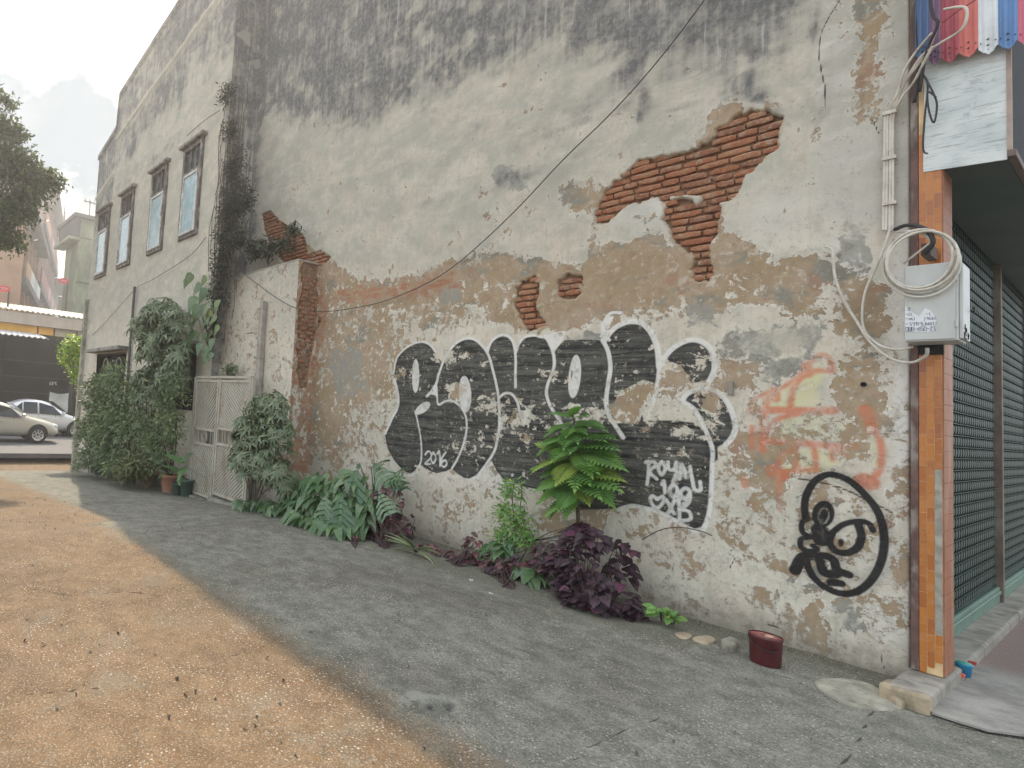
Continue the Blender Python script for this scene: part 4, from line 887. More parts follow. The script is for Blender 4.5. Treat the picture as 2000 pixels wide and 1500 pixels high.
cable([(402,463,-.63),(370,500,-.66),(300,545,-.67),(264,565,-.68),(210,625,-.66),(180,655,-.63)],.006,MATS['black_cable'],'thin wire sagging across the rear building below its windows')
cable([(430,215,-.63),(400,235,-.64),(365,265,-.64)],.006,MATS['black_cable'],'short wire running from the vine to above the nearest window')
cable([(1255-0,1054,-.03),(1290,1035,-.05),(1330,1030,-.04),(1370,1038,-.03),(1390,1046,-.02)],.004,simple('dry_twig',(.10,.065,.045),.9,bmp=0),'bare dry twig stretching over the wall under the white writing',name='twig')
cable([(1806,150,-.12),(1822,180,-.13),(1830,205,-.13),(1824,240,-.13),(1814,215,-.13),(1812,180,-.13),(1828,190,-.14)],.005,CBK,'small black cable loop beside the white end sheet')
cable([(1790,95,-.1),(1800,140,-.1),(1812,165,-.1),(1806,230,-.1),(1803,290,-.1),(1812,300,-.1)],.005,CBK,'black cable hanging down the brown post')
cable([(1792,-20,-.1),(1788,60,-.11),(1795,130,-.1),(1786,200,-.08)],.010,CBK,'thick black cable running down behind the valance')
cable([(1815,-15,-.22),(1822,30,-.22),(1832,48,-.22),(1810,100,-.17),(1796,180,-.1)],.008,CBK,'black cable knotted with the white ones at the top')
cable([(1905,0,-.2),(1870,22,-.24),(1840,45,-.22)],.004,simple('rusty_wire',(.20,.06,.05),.7,bmp=0),'thin reddish wire crossing the valance')
p=H(1427,758,1,-.02); o=MB().box((p[0]-.018,-.03,p[2]-.055),(p[0]+.016,-.004,p[2]+.055)).build('switch_plate',simple('old_plate',(.30,.28,.24),.7,dirt=(.1,.08,.06),dirtamt=.6),None,bevel=.004); tag(o,'small rusted metal plate on the wall right of the graffiti','plate')
for (px,py,lab) in ((1688,751,'dark hole in the plaster below the loose cable'),):
    p=H(px,py,1,0); o=MB().lathe([(0,.0),(.012,-.002),(.017,-.008),(.012,-.012)],(p[0],-.008,p[2]),9,'Y').build('bolt_hole',DARK,None); tag(o,'dark anchor bolt hole in bare plaster above the orange shape','bolt hole')
# ------------------------------------------------------------------ ground
def ground_mat(t,b,o):
    p=t.obj(); A=t.at
    n1=t.noise(p,.9,7,.62); n2=t.noise(p,6,9,.68); n3=t.noise(p,60,5,.65); n4=t.noise(t.sc(p,(1,1,1),(4,2,0)),2.3,8,.68,.3)
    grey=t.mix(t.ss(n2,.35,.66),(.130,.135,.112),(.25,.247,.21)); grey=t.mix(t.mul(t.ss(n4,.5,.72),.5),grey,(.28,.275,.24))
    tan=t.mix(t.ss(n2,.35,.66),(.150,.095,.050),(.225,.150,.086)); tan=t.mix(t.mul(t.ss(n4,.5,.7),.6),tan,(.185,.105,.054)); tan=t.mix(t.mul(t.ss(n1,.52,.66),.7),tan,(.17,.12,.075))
    tan=t.mix(t.mul(t.ss(t.noise(t.sc(p,(1,1,1),(9,3,0)),1.6,7,.7,.5),.54,.64),.45),tan,(.21,.185,.145)); c=t.mix(t.ss(t.add(A('sun_tanw'),t.add(t.mul(t.sub(n4,.5),.7),t.mul(t.sub(n2,.5),.5))),.25,.75),grey,tan)
    c=t.mix(t.mul(t.ss(t.noise(t.sc(p,(1,1,1),(7,1,0)),.7,6,.65),.48,.62),.5),c,t.mix(1.,c,(.58,.55,.52),'MULTIPLY')); moss=t.mul(A('edge'),t.ss(n2,.3,.55)); c=t.mix(t.mul(moss,.8),c,(.085,.085,.05))
    c=t.mix(t.mul(t.ss(n3,.50,.60),.60),c,(.09,.08,.065)); c=t.mix(t.mul(t.ss(t.noise(t.sc(p,(1,1,1),(3,3,3)),95,4,.7),.55,.64),.55),c,(.50,.47,.39))
    v=t.new('ShaderNodeTexVoronoi'); t.put(v.inputs['Vector'],p); v.inputs['Scale'].default_value=52; dist=v.outputs[0]; vc=v.outputs[1]
    sep=t.new('ShaderNodeSeparateColor'); t.put(sep.inputs[0],vc)
    peb=t.mul(t.ss(dist,.34,.22),t.ss(t.add(t.add(sep.outputs[0],t.mul(t.sub(n4,.5),3.2)),t.mul(A('gravel'),.5)),1.02,1.08))
    c=t.mix(t.mul(peb,.65),c,t.mix(sep.outputs[1],(.50,.46,.38),(.68,.64,.56)))
    v2=t.new('ShaderNodeTexVoronoi'); t.put(v2.inputs['Vector'],p); v2.inputs['Scale'].default_value=105; sep2=t.new('ShaderNodeSeparateColor'); t.put(sep2.inputs[0],v2.outputs[1])
    c=t.mix(t.mul(t.ss(v2.outputs[0],.4,.2),t.mul(t.ss(sep2.outputs[0],.35,.8),.85)),c,t.mix(t.ss(sep2.outputs[1],.5,.6),(.06,.058,.05),(.34,.32,.265)))
    c=t.mix(t.mul(A('patch'),t.ss(n2,.42,.58,0.,.8)),c,(.27,.27,.24))
    c=t.mix(t.mul(A('pit'),t.ss(n2,.42,.56)),c,(.035,.035,.035))
    ck=t.ss(t.add(A('gck'),t.mul(t.sub(n2,.5),.02)),-.004,.003); c=t.mix(t.mul(ck,.85),c,(.05,.045,.04))
    t.put(b.inputs['Base Color'],c); b.inputs['Roughness'].default_value=.93; b.inputs['Specular IOR Level'].default_value=.25
    bump(t,b,t.sub(t.add(t.add(t.mul(n3,.5),t.mul(n2,.6)),t.mul(peb,.5)),t.mul(ck,1.5)),.8,.010)
def axis(segs):
    out=[]
    for a,b_,s in segs: out+=list(np.arange(a,b_,s))
    return np.array(out+[segs[-1][1]])
xs=axis([(-300,-60,20),(-60,-24,3),(-24,-9.5,.12),(-9.5,-4,.045),(-4,1.6,.024),(1.6,6,.3),(6,60,6),(60,300,30)])
ys=axis([(-300,-40,20),(-40,-7,1.5),(-7,-5.2,.08),(-5.2,.35,.026),(.35,4,.4),(4,40,4),(40,300,26)])
X,Y=np.meshgrid(xs,ys); Z=gz(X)+0.0
near=((X>-12)&(X<2)&(Y>-7)&(Y<.6)).astype(float)
Z=Z+near*((fbm(X,Y,.8,3,41)-.5)*.03+(fbm(X,Y,7,4,42)-.5)*.008)
def gp(pts): return [(G(*q).x,G(*q).y) for q in pts]
ptc=sdpoly(X,Y,gp([(778,1368),(800,1350),(860,1352),(900,1370),(895,1390),(850,1402),(800,1398)]),smooth=True)
pit=sdpoly(X,Y,gp([(815,1385),(840,1372),(885,1372),(880,1390),(845,1398)]),smooth=True)
edge=np.clip(1-(-Y-.1)/.45,0,1)*near; edge=np.maximum(edge,np.clip(1-np.abs(Y+.75)/.35,0,1)*(X<-.9)*(X>-7)*.8)
sun_tanw=np.clip((-Y-2.95)/.75,0,1); sun_tanw=np.where(X<-16,np.maximum(sun_tanw,.95),sun_tanw); sun_tanw=np.where(X<-6,np.clip((-Y-2.7)/.8,0,1),sun_tanw); sun_tanw=np.where(X<-16,.95,sun_tanw)  # tan dust follows the shadow edge, painting sun warmth into the ground colour
sun_tanw*= (X>-19.6)|(X>-19)
gck=np.full(X.shape,-MARG)
for q,hw in (([(1740,1375),(1700,1395),(1680,1440),(1640,1500)],.004),([(1745,1378),(1800,1395),(1860,1415),(1930,1432),(2010,1445)],.010),([(20,1358),(120,1350),(195,1342)],.004),([(1500,1310),(1560,1330),(1640,1372),(1740,1388)],.008),([(560,1190),(600,1215),(680,1260),(780,1320)],.002),([(60,1150),(160,1165),(240,1155),(330,1170)],.003),([(420,1290),(470,1275),(520,1262)],.003),([(1000,1260),(1100,1300),(1180,1310),(1290,1370)],.002),([(1100,1500),(1180,1440),(1290,1400)],.002)): gck=np.maximum(gck,sdline(X,Y,gp(q),hw,k=3))
gck=np.maximum(gck,.02-np.abs(X-(-15.9)-.10*(fbm(X*0,Y,1.4,4,5)-.5)))
Z-=.012*np.clip(gck/.01+.4,0,1)*near
Z-=.02*np.clip(pit/.03+.4,0,1); Z+=.006*np.clip(ptc/.01,0,1)
gravel=np.clip(fbm(X,Y,.5,3,77)*1.6-.5,0,1)
GM=mat('alley_concrete',ground_mat)
gr=mgrid('ground',X,Y,Z,GM,dict(sun_tanw=sun_tanw,edge=edge,patch=np.clip(ptc/.03+.3,0,1),pit=np.clip(pit/.02+.3,0,1),gck=gck,gravel=gravel),None,None)
tag(gr,'cracked concrete alley ground, grey in the shade and sandy tan where sunlit',kind='structure')
rd=MB(); 
ROAD=simple('asphalt_road',(.125,.125,.128),.85,var=.15,scale=2)
ROADX=G(60,886).x; RZ=float(gz(ROADX-3))+.006
o=MB().box((ROADX-75,-60,-.70),(ROADX,60,RZ)).build('road',ROAD,None); tag(o,'grey street asphalt beyond the alley end',kind='structure')
gm=MB(); R3=random.Random(5)
for i in range(520):
    if i<260: x=-R3.random()**1.4*8; y=-.04-abs(R3.gauss(0,.10))-(.35 if x>-.2 else 0)
    else: x=R3.uniform(-9,.3); y=R3.uniform(-5.2,-.6)
    z=float(gz(x)); s=R3.uniform(.003,.009)*(1.5 if R3.random()<.1 else 1); k=len(gm.v)
    a0=R3.random()*6
    for j in range(5): a=a0+j*1.2566; gm.v.append((x+s*math.cos(a)*R3.uniform(.7,1.3),y+s*math.sin(a)*R3.uniform(.7,1.3),z-.004))
    for j in range(5): a=a0+j*1.2566; gm.v.append((x+s*.6*math.cos(a),y+s*.6*math.sin(a),z+.008+s*R3.uniform(.5,.9)))
    for j in range(5): gm.f.append((k+j,k+(j+1)%5,k+5+(j+1)%5,k+5+j))
    gm.f.append(tuple(k+5+j for j in range(5)))
o=gm.build('grit',simple('grit_mix',(.20,.18,.14),.95,var=.6,scale=30),None); tag(o,'loose grit and crumbs of plaster scattered over the alley and along the wall foot','grit',kind='stuff')
# pavement beside the shop
def pav(t,b,o):
    p=t.geo(); n=t.noise(p,5,8,.65); n3=t.noise(p,70,4)
    c=t.mix(t.ss(n,.35,.65),(.21,.205,.185),(.34,.33,.30)); sp=t.new('ShaderNodeSeparateXYZ'); t.put(sp.inputs[0],p)
    wv=t.m('SINE',t.mul(t.add(sp.outputs[1],t.add(t.mul(t.m('SINE',t.mul(sp.outputs[0],24)),.035),t.mul(n,.05))),95))
    zone=t.ss(t.add(sp.outputs[1],t.mul(t.sub(n,.5),.6)),.7,1.1)
    c=t.mix(zone,c,t.mix(n,(.26,.16,.145),(.25,.215,.19))); c=t.mix(t.mul(zone,t.mul(t.ss(wv,.55,.9),.75)),c,(.10,.085,.08)); c=t.mix(t.mul(t.ss(n3,.55,.7),.4),c,(.08,.08,.07))
    t.put(b.inputs['Base Color'],c); b.inputs['Roughness'].default_value=.9; bump(t,b,t.add(n3,t.mul(wv,-.3)),.5,.006)
pq=[G(1822,1398),G(1870,1416),G(1930,1434),G(2060,1452)]
m=MB(); base=[(.15,-.505),(pq[0].x,pq[0].y-.02),(pq[1].x,pq[1].y),(pq[2].x,pq[2].y),(pq[3].x,pq[3].y),(3.5,.4),(3.5,12),(.15,12)]
m.prism([(a,b_,.012+.0) for a,b_ in base],(0,0,.012)); o=m.build('pavement',mat('pavement_mat',pav),None,normals=True); tag(o,'grey pavement beside the shop with worn red wavy pavers',kind='structure')
# kerb stones at the corner
STN=simple('kerb_side_tan',(.40,.33,.23),.9,var=.25,scale=9,dirt=(.14,.12,.09),dirtamt=.6)
SLAB=simple('pale_slab',(.36,.345,.28),.9,var=.3,scale=9,dirt=(.15,.14,.11),dirtamt=.8,bmp=.6)
def stone(pts_px,h,mat_,name,label,z0=0.,smooth=True,dome=.0):
    P_=[G(*q) for q in pts_px]; P2=[Vector((a[0],a[1],0)) for a in catmull([(p.x,p.y) for p in P_],3,True)]
    c=sum(P2,Vector())/len(P2); m=MB(); n=len(P2)
    rings=[(1.0,-.02),(1.0,h*.6),(.95,h*.9),(.8,h),(.4,h+dome)]
    for s,z in rings:
        for i,p in enumerate(P2):
            q=c+(p-c)*s; m.v.append((q.x,q.y,z0+z+random.uniform(-.002,.002)))
    for r in range(len(rings)-1):
        for i in range(n): a=r*n+i;b_=r*n+(i+1)%n; m.f.append((a,b_,b_+n,a+n))
    m.f.append(tuple((len(rings)-1)*n+i for i in range(n)))
    o=m.build(name,mat_,None,smooth=True); tag(o,label,'stone'); return o
stone([(1590,1335),(1640,1328),(1700,1340),(1752,1375),(1758,1387),(1700,1388),(1640,1372)],.018,SLAB,'stone_slab','flat pale yellowish stone slab at the wall foot by the corner')
stone([(1718,1350),(1738,1338),(1762,1350),(1770,1378),(1758,1386),(1735,1372)],.045,STN,'stone','rounded tan stone wedged between the slab and the doorstep',dome=.01)
stone([(1408,1262),(1425,1256),(1440,1262),(1436,1274),(1414,1275)],.05,SLAB,'stone','small pale rock on the ground left of the red pot',dome=.01)
stone([(1352,1250),(1380,1245),(1398,1254),(1380,1262)],.02,STN,'stone','flat brown stone between the green weed and the pale rock')
stone([(1318,1240),(1340,1237),(1352,1245),(1335,1250)],.014,STN,'stone','small thin stone just right of the green weed')
MB().box((-.045,-.56,-.02),(.158,-.503,.098)).build('end_stone',STN,step,bevel=.018)
# red-brown pot
RP=simple('oxblood_glaze',(.075,.012,.014),.4,var=.3,scale=10,dirt=(.09,.02,.02),dirtamt=.6)
g=G(1488,1300); 
rb=empty('bucket',(g.x,g.y+.07,0),'dark red metal bucket with a torn lid on the ground against the wall','bucket')
c=(g.x,g.y+.06,0); 
MB().lathe([(0,.002),(.076,.002),(.079,.01),(.084,.165),(.088,.172),(.088,.185),(.082,.187)],c,24).build('bucket_body',RP,rb,smooth=True,normals=True)
MB().lathe([(.081,.181),(.06,.186),(.03,.183),(0,.184)],c,24).build('lid',simple('worn_red_lid',(.24,.05,.05),.55,var=.35,scale=20,dirt=(.5,.4,.35),dirtamt=.5),rb,smooth=True)
MB().lathe([(.010,.186),(.018,.192),(.024,.186)],(c[0]+.02,c[1]-.01,0),12).build('cap_ring',simple('cap_tan',(.5,.35,.25),.6),rb,smooth=True)
MB().tube([(c[0]+.088*math.cos(a),c[1]+.088*math.sin(a),.17-.06*abs(math.sin((a-3.6)/1.)) ) for a in np.linspace(3.6,5.9,14)],.003,5).build('handle',DARK,rb,smooth=True)
# blue cup
g=G(1884,1335); cy_=g.y
bc=empty('plastic_cup',(g.x,cy_,0),'small blue plastic tub with green lid and red tap by the doorstep','tub')
BLU=simple('blue_plastic',(.02,.22,.42),.35,var=.1,bmp=0); c=(g.x-.005,g.y+.02,.02)
MB().lathe([(0,.02),(.028,.02),(.036,.085),(.039,.088),(.039,.100),(.036,.102)],c,20).build('cup_body',BLU,bc,smooth=True,normals=True)
MB().lathe([(.037,.1015),(.03,.108),(0,.109)],c,20).build('lid',simple('teal_lid',(.05,.30,.25),.4,bmp=0),bc,smooth=True)
MB().tube([(c[0],c[1]-.036,.055),(c[0],c[1]-.062,.052)],.011,8).build('tap',simple('orange_red_plastic',(.75,.12,.07),.4,bmp=0),bc)
MB().tube([(c[0],c[1]-.05,.045),(c[0],c[1]-.05,.0)],.007,6).build('outlet_pipe',PIPE,bc); MB().tube([(c[0],c[1],.04),(c[0],c[1],.0)],.02,8).build('stand',PIPE,bc)
MB().box((c[0]+.01,c[1]+.04,.115),(c[0]+.045,c[1]+.06,.135)).build('handle_grip',simple('brick_red',(.4,.06,.04),.6,bmp=0),bc)
# ------------------------------------------------------------------ vegetation
def leaf_shader(cols,trans=.25,rough=.45,vein=None,spec=.4):
    def fn(t,b,o):
        p=t.geo(); r=t.rnd(); A=t.at('lr'); rr=t.m('FRACT',t.add(r,A)); n=t.noise(p,7,5,.6); n2=t.noise(p,45,4,.6)
        c=t.mix(t.ss(rr,0.,1.),cols[0],cols[1]); c=t.mix(t.ss(n,.42,.62),c,cols[2]); c=t.mix(t.mul(t.ss(t.m('FRACT',t.mul(rr,9.7)),.86,.9),.8),c,cols[3] if len(cols)>3 else cols[1])
        c=t.mix(t.mul(t.ss(n2,.45,.7),.35),c,tuple(x*.45 for x in cols[0]))
        if vein:
            m=t.at('mid'); c=t.mix(t.mul(t.ss(m,.80,.95),.7),c,vein)
        t.put(b.inputs['Base Color'],c); b.inputs['Roughness'].default_value=rough; b.inputs['Specular IOR Level'].default_value=spec
        bump(t,b,n2,.3,.003)
        tr=t.new('ShaderNodeBsdfTranslucent'); t.put(tr.inputs[0],t.mix(1.,c,(1.1,1.3,.6),'MULTIPLY')); mx=t.new('ShaderNodeMixShader'); mx.inputs[0].default_value=trans
        t.l.new(b.outputs[0],mx.inputs[1]); t.l.new(tr.outputs[0],mx.inputs[2]); t.l.new(mx.outputs[0],o.inputs[0])
    return fn
LGREEN=mat('leaf_fresh_green',leaf_shader([(.14,.29,.07),(.26,.44,.12),(.20,.37,.13),(.42,.50,.12)],.3,vein=(.12,.22,.09)))
LDARK=mat('leaf_dark_green',leaf_shader([(.075,.125,.05),(.16,.23,.09),(.16,.20,.12),(.26,.31,.14)],.25))
LBLUE=mat('leaf_grey_green',leaf_shader([(.09,.135,.07),(.19,.24,.145),(.19,.235,.16),(.28,.31,.18)],.25,rough=.35))
LARUM=mat('leaf_arum',leaf_shader([(.06,.13,.045),(.12,.22,.08),(.10,.18,.095),(.20,.28,.15)],.22,rough=.3,vein=(.10,.18,.08),spec=.6))
LPHIL=mat('leaf_philodendron',leaf_shader([(.06,.14,.065),(.11,.21,.10),(.10,.19,.12),(.18,.27,.17)],.22,rough=.3,vein=(.20,.32,.16),spec=.6))
LPURP=mat('leaf_purple',leaf_shader([(.022,.012,.018),(.055,.030,.042),(.048,.036,.042),(.12,.035,.07)],.12,rough=.5,vein=(.13,.04,.08)))
LPINK=mat('leaf_reddish_purple',leaf_shader([(.075,.032,.038),(.16,.075,.08),(.11,.08,.07),(.28,.09,.11)],.15,rough=.5,vein=(.20,.05,.08)))
LYEL=mat('leaf_yellow_green',leaf_shader([(.20,.32,.03),(.42,.52,.04),(.10,.20,.04),(.5,.5,.1)],.4))
LVINE=mat('leaf_dull_vine',leaf_shader([(.045,.045,.045),(.085,.085,.08),(.06,.075,.05),(.12,.10,.09)],.15,rough=.7,spec=.2))
BARK=simple('bark',(.10,.08,.06),.9,var=.35,scale=20); STEMG=simple('green_stem',(.08,.12,.05),.6,var=.2)
def leafgeo(prof,L=1,W=1,curve=.25,fold=.18,wave=0,lobes=None):
    v=[];f=[];mid=[]
    n=len(prof)
    for i,(u,wd) in enumerate(prof):
        z=-curve*u*u*L; x=u*L
        k=1.
        if wave: k=1+wave*(1 if i%2 else -1)
        for s in (-1,0,1):
            v.append((x-(.10*L*wd if s and wd>.3 else 0),s*wd*W*.5*k,z+(abs(s)*wd*W*.5*fold))); mid.append(1. if s==0 else 0.)
    for i in range(n-1):
        a=i*3; f+=[(a,a+3,a+4,a+1),(a+1,a+4,a+5,a+2)]
    return v,f,mid
def leafmesh(name,geo,mt):
    v,f,mid=geo; m=bpy.data.meshes.new(name); m.from_pydata(v,[],f); m.update(); m.materials.append(mt)
    m.polygons.foreach_set('use_smooth',[True]*len(f)); a=m.attributes.new('mid','FLOAT','POINT'); a.data.foreach_set('value',mid); return m
OV=[(0,.03),(.08,.45),(.22,.86),(.42,1.),(.62,.80),(.82,.42),(1,.02)]
OVS=[(0,.03),(.07,.45),(.15,.70),(.24,.86),(.33,1.0),(.43,.98),(.53,.98),(.63,.80),(.73,.70),(.83,.44),(.92,.26),(1,.02)]
ARR=[(-.22,.35),(-.10,.75),(.05,.98),(.25,.90),(.5,.62),(.78,.28),(1,.02)]
LAN=[(0,.05),(.15,.7),(.4,1.),(.7,.65),(1,.03)]
def basis(pos,dirv_,nrm,s=1,sy=None):
    x=Vector(dirv_).normalized(); n=Vector(nrm); n=(n-x*n.dot(x)); n=n.normalized() if n.length>1e-4 else x.orthogonal().normalized(); y=n.cross(x)
    sy=s if sy is None else sy
    M=Matrix(((x.x*s,y.x*sy,n.x*s,pos[0]),(x.y*s,y.y*sy,n.y*s,pos[1]),(x.z*s,y.z*sy,n.z*s,pos[2]),(0,0,0,1))); return M
def putleaf(mesh,parent,pos,d,n,s,sy=None,name='leaf'):
    o=bpy.data.objects.new(name,mesh); link(o,parent); M=basis(Vector(pos)-Vector(parent.location),d,n,s,sy); o.matrix_basis=M; return o
class FOL:
    """many small leaves joined into one mesh"""
    def __init__(s): s.v=[];s.f=[];s.a=[];s.mid=[]
    def add(s,geo,M):
        v,f,mid=geo; k=len(s.v); r=random.random()
        s.v+=[tuple(M@Vector(p)) for p in v]; s.f+=[tuple(i+k for i in q) for q in f]; s.a+=[r]*len(v); s.mid+=mid
    def build(s,name,mt,parent,stuff=True):
        l=Vector(parent.location); m=bpy.data.meshes.new(name); m.from_pydata([(a-l.x,b-l.y,c-l.z) for a,b,c in s.v],[],s.f); m.update(); m.materials.append(mt)
        a=m.attributes.new('lr','FLOAT','POINT'); a.data.foreach_set('value',s.a); a=m.attributes.new('mid','FLOAT','POINT'); a.data.foreach_set('value',s.mid)
        o=bpy.data.objects.new(name,m); link(o,parent)
        if stuff:o['kind']='stuff'
        return o
def pxm(p):
    d=(RM.T@(np.array(p)-CAM))[2]; return FP/d
def rv(a=1): return Vector((random.uniform(-a,a),random.uniform(-a,a),random.uniform(-a,a)))
def rdir(front=.3,upb=.2):
    while 1:
        v=rv()
        if .05<v.length<1:
            v.normalize()
            if v.y<front and v.z>-.6: return v
def palmate(fol,pos,axis,R,n=7,droop=.35,geo=None,up=(0,0,1)):
    a=Vector(axis).normalized(); u=a.orthogonal().normalized(); w_=a.cross(u); ph=random.random()*6
    for i in range(n):
        th=ph+i*2*math.pi/n; d=(u*math.cos(th)+w_*math.sin(th))-a*0-Vector((0,0,droop))
        fol.add(geo,basis(pos,d,a,R*random.uniform(.8,1.1)))
def crown(fol,blobs,yp,n,geo,mode,size,fill=.55,front=.35):
    """blobs: (px,py,rx,ry[,dy])"""
    W=sum(b_[2]*b_[3] for b_ in blobs)
    for b_ in blobs:
        y=yp+(b_[4] if len(b_)>4 else 0); c=Vector(H(b_[0],b_[1],1,y)); s=pxm(c); rx=b_[2]/s; rz=b_[3]/s; k=int(n*b_[2]*b_[3]/W)
        for i in range(k):
            d=rdir(front); r=random.uniform(fill,1.02)**.7
            p=c+Vector((d.x*rx*r,max(d.y*rx*r,-9),d.z*rz*r)); 
            if p.y>yp+.32: p.y=yp+.32
            if p.y>-.04: p.y=-.04-random.random()*.05
            ax=(Vector((d.x,d.y,abs(d.z)*.5+.55))+rv(.35)).normalized()
            if mode=='palm': palmate(fol,p,ax,size*random.choice((.45,.6,.8,1.,1.15,1.3)),random.choice((5,6,7,8)),.30,geo)
            elif mode=='spray':
                for q_ in range(3): fol.add(geo,basis(p+rv(size*.7),Vector((d.x,d.y,-.15))+rv(.7),ax,size*random.uniform(.6,1.25)))
            else: fol.add(geo,basis(p,Vector((d.x*.8,d.y-.2,-.35))+rv(.5),ax,size*random.uniform(.6,1.3)))
GLAN=leafgeo(LAN,1,.26,.2); GLANW=leafgeo(LAN,1,.38,.25); GOV=leafgeo(OV,1,.62,.3); GSM=leafgeo([(0,.1),(.4,1.),(1,.05)],1,.5,.2)
def plant(name,loc,label,cat='shrub',group=None): return empty(name,tuple(loc),label,cat,group)
def stems(parent,base,tops,r=.012,mt=None,name='stem',wob=.04):
    m=MB()
    for tp in tops:
        a=Vector(base)+Vector((random.uniform(-.05,.05),random.uniform(-.04,.04),0)); b_=Vector(tp); pts=[a+(b_-a)*u+rv(wob)*math.sin(u*3.14) for u in (0,.25,.5,.75,1)]
        m.tube(pts,[r,r*.9,r*.75,r*.6,r*.35],6)
    return m.build(name,mt or BARK,parent,smooth=True)
# --- coleus clumps
CM=[leafmesh('leaf',leafgeo(OVS,1,.74,c,f_,.05),m_) for m_ in (LPURP,) for c,f_ in ((.25,.15),(.45,.25),(.1,.1))]
CP=[leafmesh('leaf',leafgeo(OVS,1,.74,c,f_,.05),LPINK) for c,f_ in ((.25,.15),(.45,.25))]
def coleus(px,py,blobs,yp,n,size,label,meshes=CM,group='purple coleus plants along the wall foot',name='coleus_plant'):
    g=G(px,py); root=plant(name,(g.x,min(g.y+.0,-.08),0),label,'plant',group)
    W=sum(b_[2]*b_[3] for b_ in blobs); tops=[]
    for b_ in blobs:
        y=yp+(b_[4] if len(b_)>4 else 0); c=Vector(H(b_[0],b_[1],1,y)); s=pxm(c); rx=b_[2]/s; rz=b_[3]/s; k=max(3,int(n*b_[2]*b_[3]/W)); tops.append(c+Vector((0,0,rz*.5)))
        for i in range(k):
            d=rdir(.25); r=random.uniform(.6,1)**.5
            p=c+Vector((d.x*rx*r,d.y*rx*r,d.z*rz*r))
            if p.y>-.05: p.y=-.05
            if p.z<.02: p.z=.02+random.random()*.05
            tops.append(p) if random.random()<.12 else None
            dd=Vector((d.x+random.uniform(-.5,.5),d.y-.35+random.uniform(-.3,.3),-.12+random.uniform(-.35,.15)))
            nn=Vector((d.x*.35,d.y*.5-.25,.9))+rv(.25)
            putleaf(random.choice(meshes),root,p-dd.normalized()*size*.4,dd,nn,size*random.uniform(.65,1.25))
    stems(root,(root.location.x,root.location.y,0),tops,.006,simple('purple_stem',(.06,.03,.035),.7)); return root
coleus(1150,1190,[(1150,1095,58,62),(1165,1165,75,45,-.1),(1130,1060,35,35),(1100,1110,45,40),(1215,1185,48,30,-.05),(1150,1195,60,24,-.05),(1180,1190,60,24)],-.42,340,.092,'largest dark purple coleus, bushy, right of the young green tree')
coleus(1240,1140,[(1228,1075,24,24),(1215,1115,30,30)],-.22,38,.095,'upright dark purple coleus sprig leaning on the wall right of the largest clump')
coleus(1140,1060,[(1140,1040,26,18),(1128,1062,30,18)],-.16,30,.085,'dark purple coleus tips rising behind the largest clump at the tree stem')
coleus(990,1150,[(985,1118,42,27),(1010,1110,28,24),(955,1112,22,20)],-.42,120,.075,'mid-sized purple coleus mound left of the broad green leaves',CM+CP)
coleus(1075,1150,[(1075,1095,38,34)],-.40,80,.075,'reddish purple coleus between the broad green leaves and the largest clump',CM+CP)
coleus(890,1105,[(835,1075,20,12),(865,1088,26,15),(900,1095,28,17),(925,1068,17,26),(930,1100,20,16)],-.40,170,.06,'low trailing reddish coleus strip right of the striped grassy plant',CP)
coleus(750,1070,[(760,975,36,30),(745,1010,46,34),(770,1030,36,36),(720,1035,38,30),(750,1055,50,20)],-.45,290,.085,'tall reddish purple coleus right of the split-leaf plant',CP+CM[:1])
coleus(690,1072,[(688,1056,24,17)],-.95,26,.07,'smallest brownish coleus standing out on the concrete under the split leaves',CP)
coleus(805,1050,[(803,1022,9,18),(800,1045,10,14)],-.2,14,.06,'thin dark coleus sprig by the striped grassy plant',CM)
# --- broad green leaves at the foot
AM=[leafmesh('leaf',leafgeo(ARR,1,.62,c,f_),LARUM) for c,f_ in ((.3,.15),(.5,.25),(.15,.1))]
def arum(px,py,blobs,yp,n,size,label,meshes=AM,group=None,name='arum_plant',down=-.45):
    g=G(px,py); root=plant(name,(g.x,min(g.y,-.1),float(gz(g.x))),label,'plant',group); W=sum(b_[2]*b_[3] for b_ in blobs); m=MB()
    for b_ in blobs:
        y=yp+(b_[4] if len(b_)>4 else 0); c=Vector(H(b_[0],b_[1],1,y)); s=pxm(c); rx=b_[2]/s; rz=b_[3]/s
        for i in range(max(2,int(n*b_[2]*b_[3]/W))):
            d=rdir(.15); r=random.uniform(.5,1)**.5; p=c+Vector((d.x*rx*r,d.y*rx*r,d.z*rz*r))
            if p.y>-.06: p.y=-.06
            gzz=float(gz(p.x))
            if p.z<gzz+.08: p.z=gzz+.08+random.random()*.05
            dd=Vector((d.x*.5+.15+random.uniform(-.35,.35),-.6+random.uniform(-.3,.3),down+random.uniform(-.3,.3)))
            putleaf(random.choice(meshes),root,p,dd,Vector((.15,-.55,.75))+rv(.3),size*random.uniform(.7,1.2))
            if random.random()<.45: a=Vector((c.x+(p.x-c.x)*.3,max(c.y,-.35),gzz)); m.tube([a,(a+p)*.5+Vector((0,.03,.04)),p],[.005,.004,.003],4)
    m.build('stem',STEMG,root,smooth=True); return root
arum(600,1020,[(610,985,48,32),(560,1005,46,28),(655,1010,45,36),(620,1030,60,22,-.15),(520,1010,34,24),(690,1030,36,26,-.1),(580,960,34,24,.1),(630,960,46,34,.05),(690,960,40,44,.1),(720,1000,30,40,.1),(660,1045,60,16,-.2)],-.72,420,.17,'wide mass of glossy arrow-shaped green leaves below the round bush')
arum(480,1000,[(480,995,26,18)],-1.0,14,.17,'pale leaf tuft at the left end of the arrow-leaf mass beside the gate')
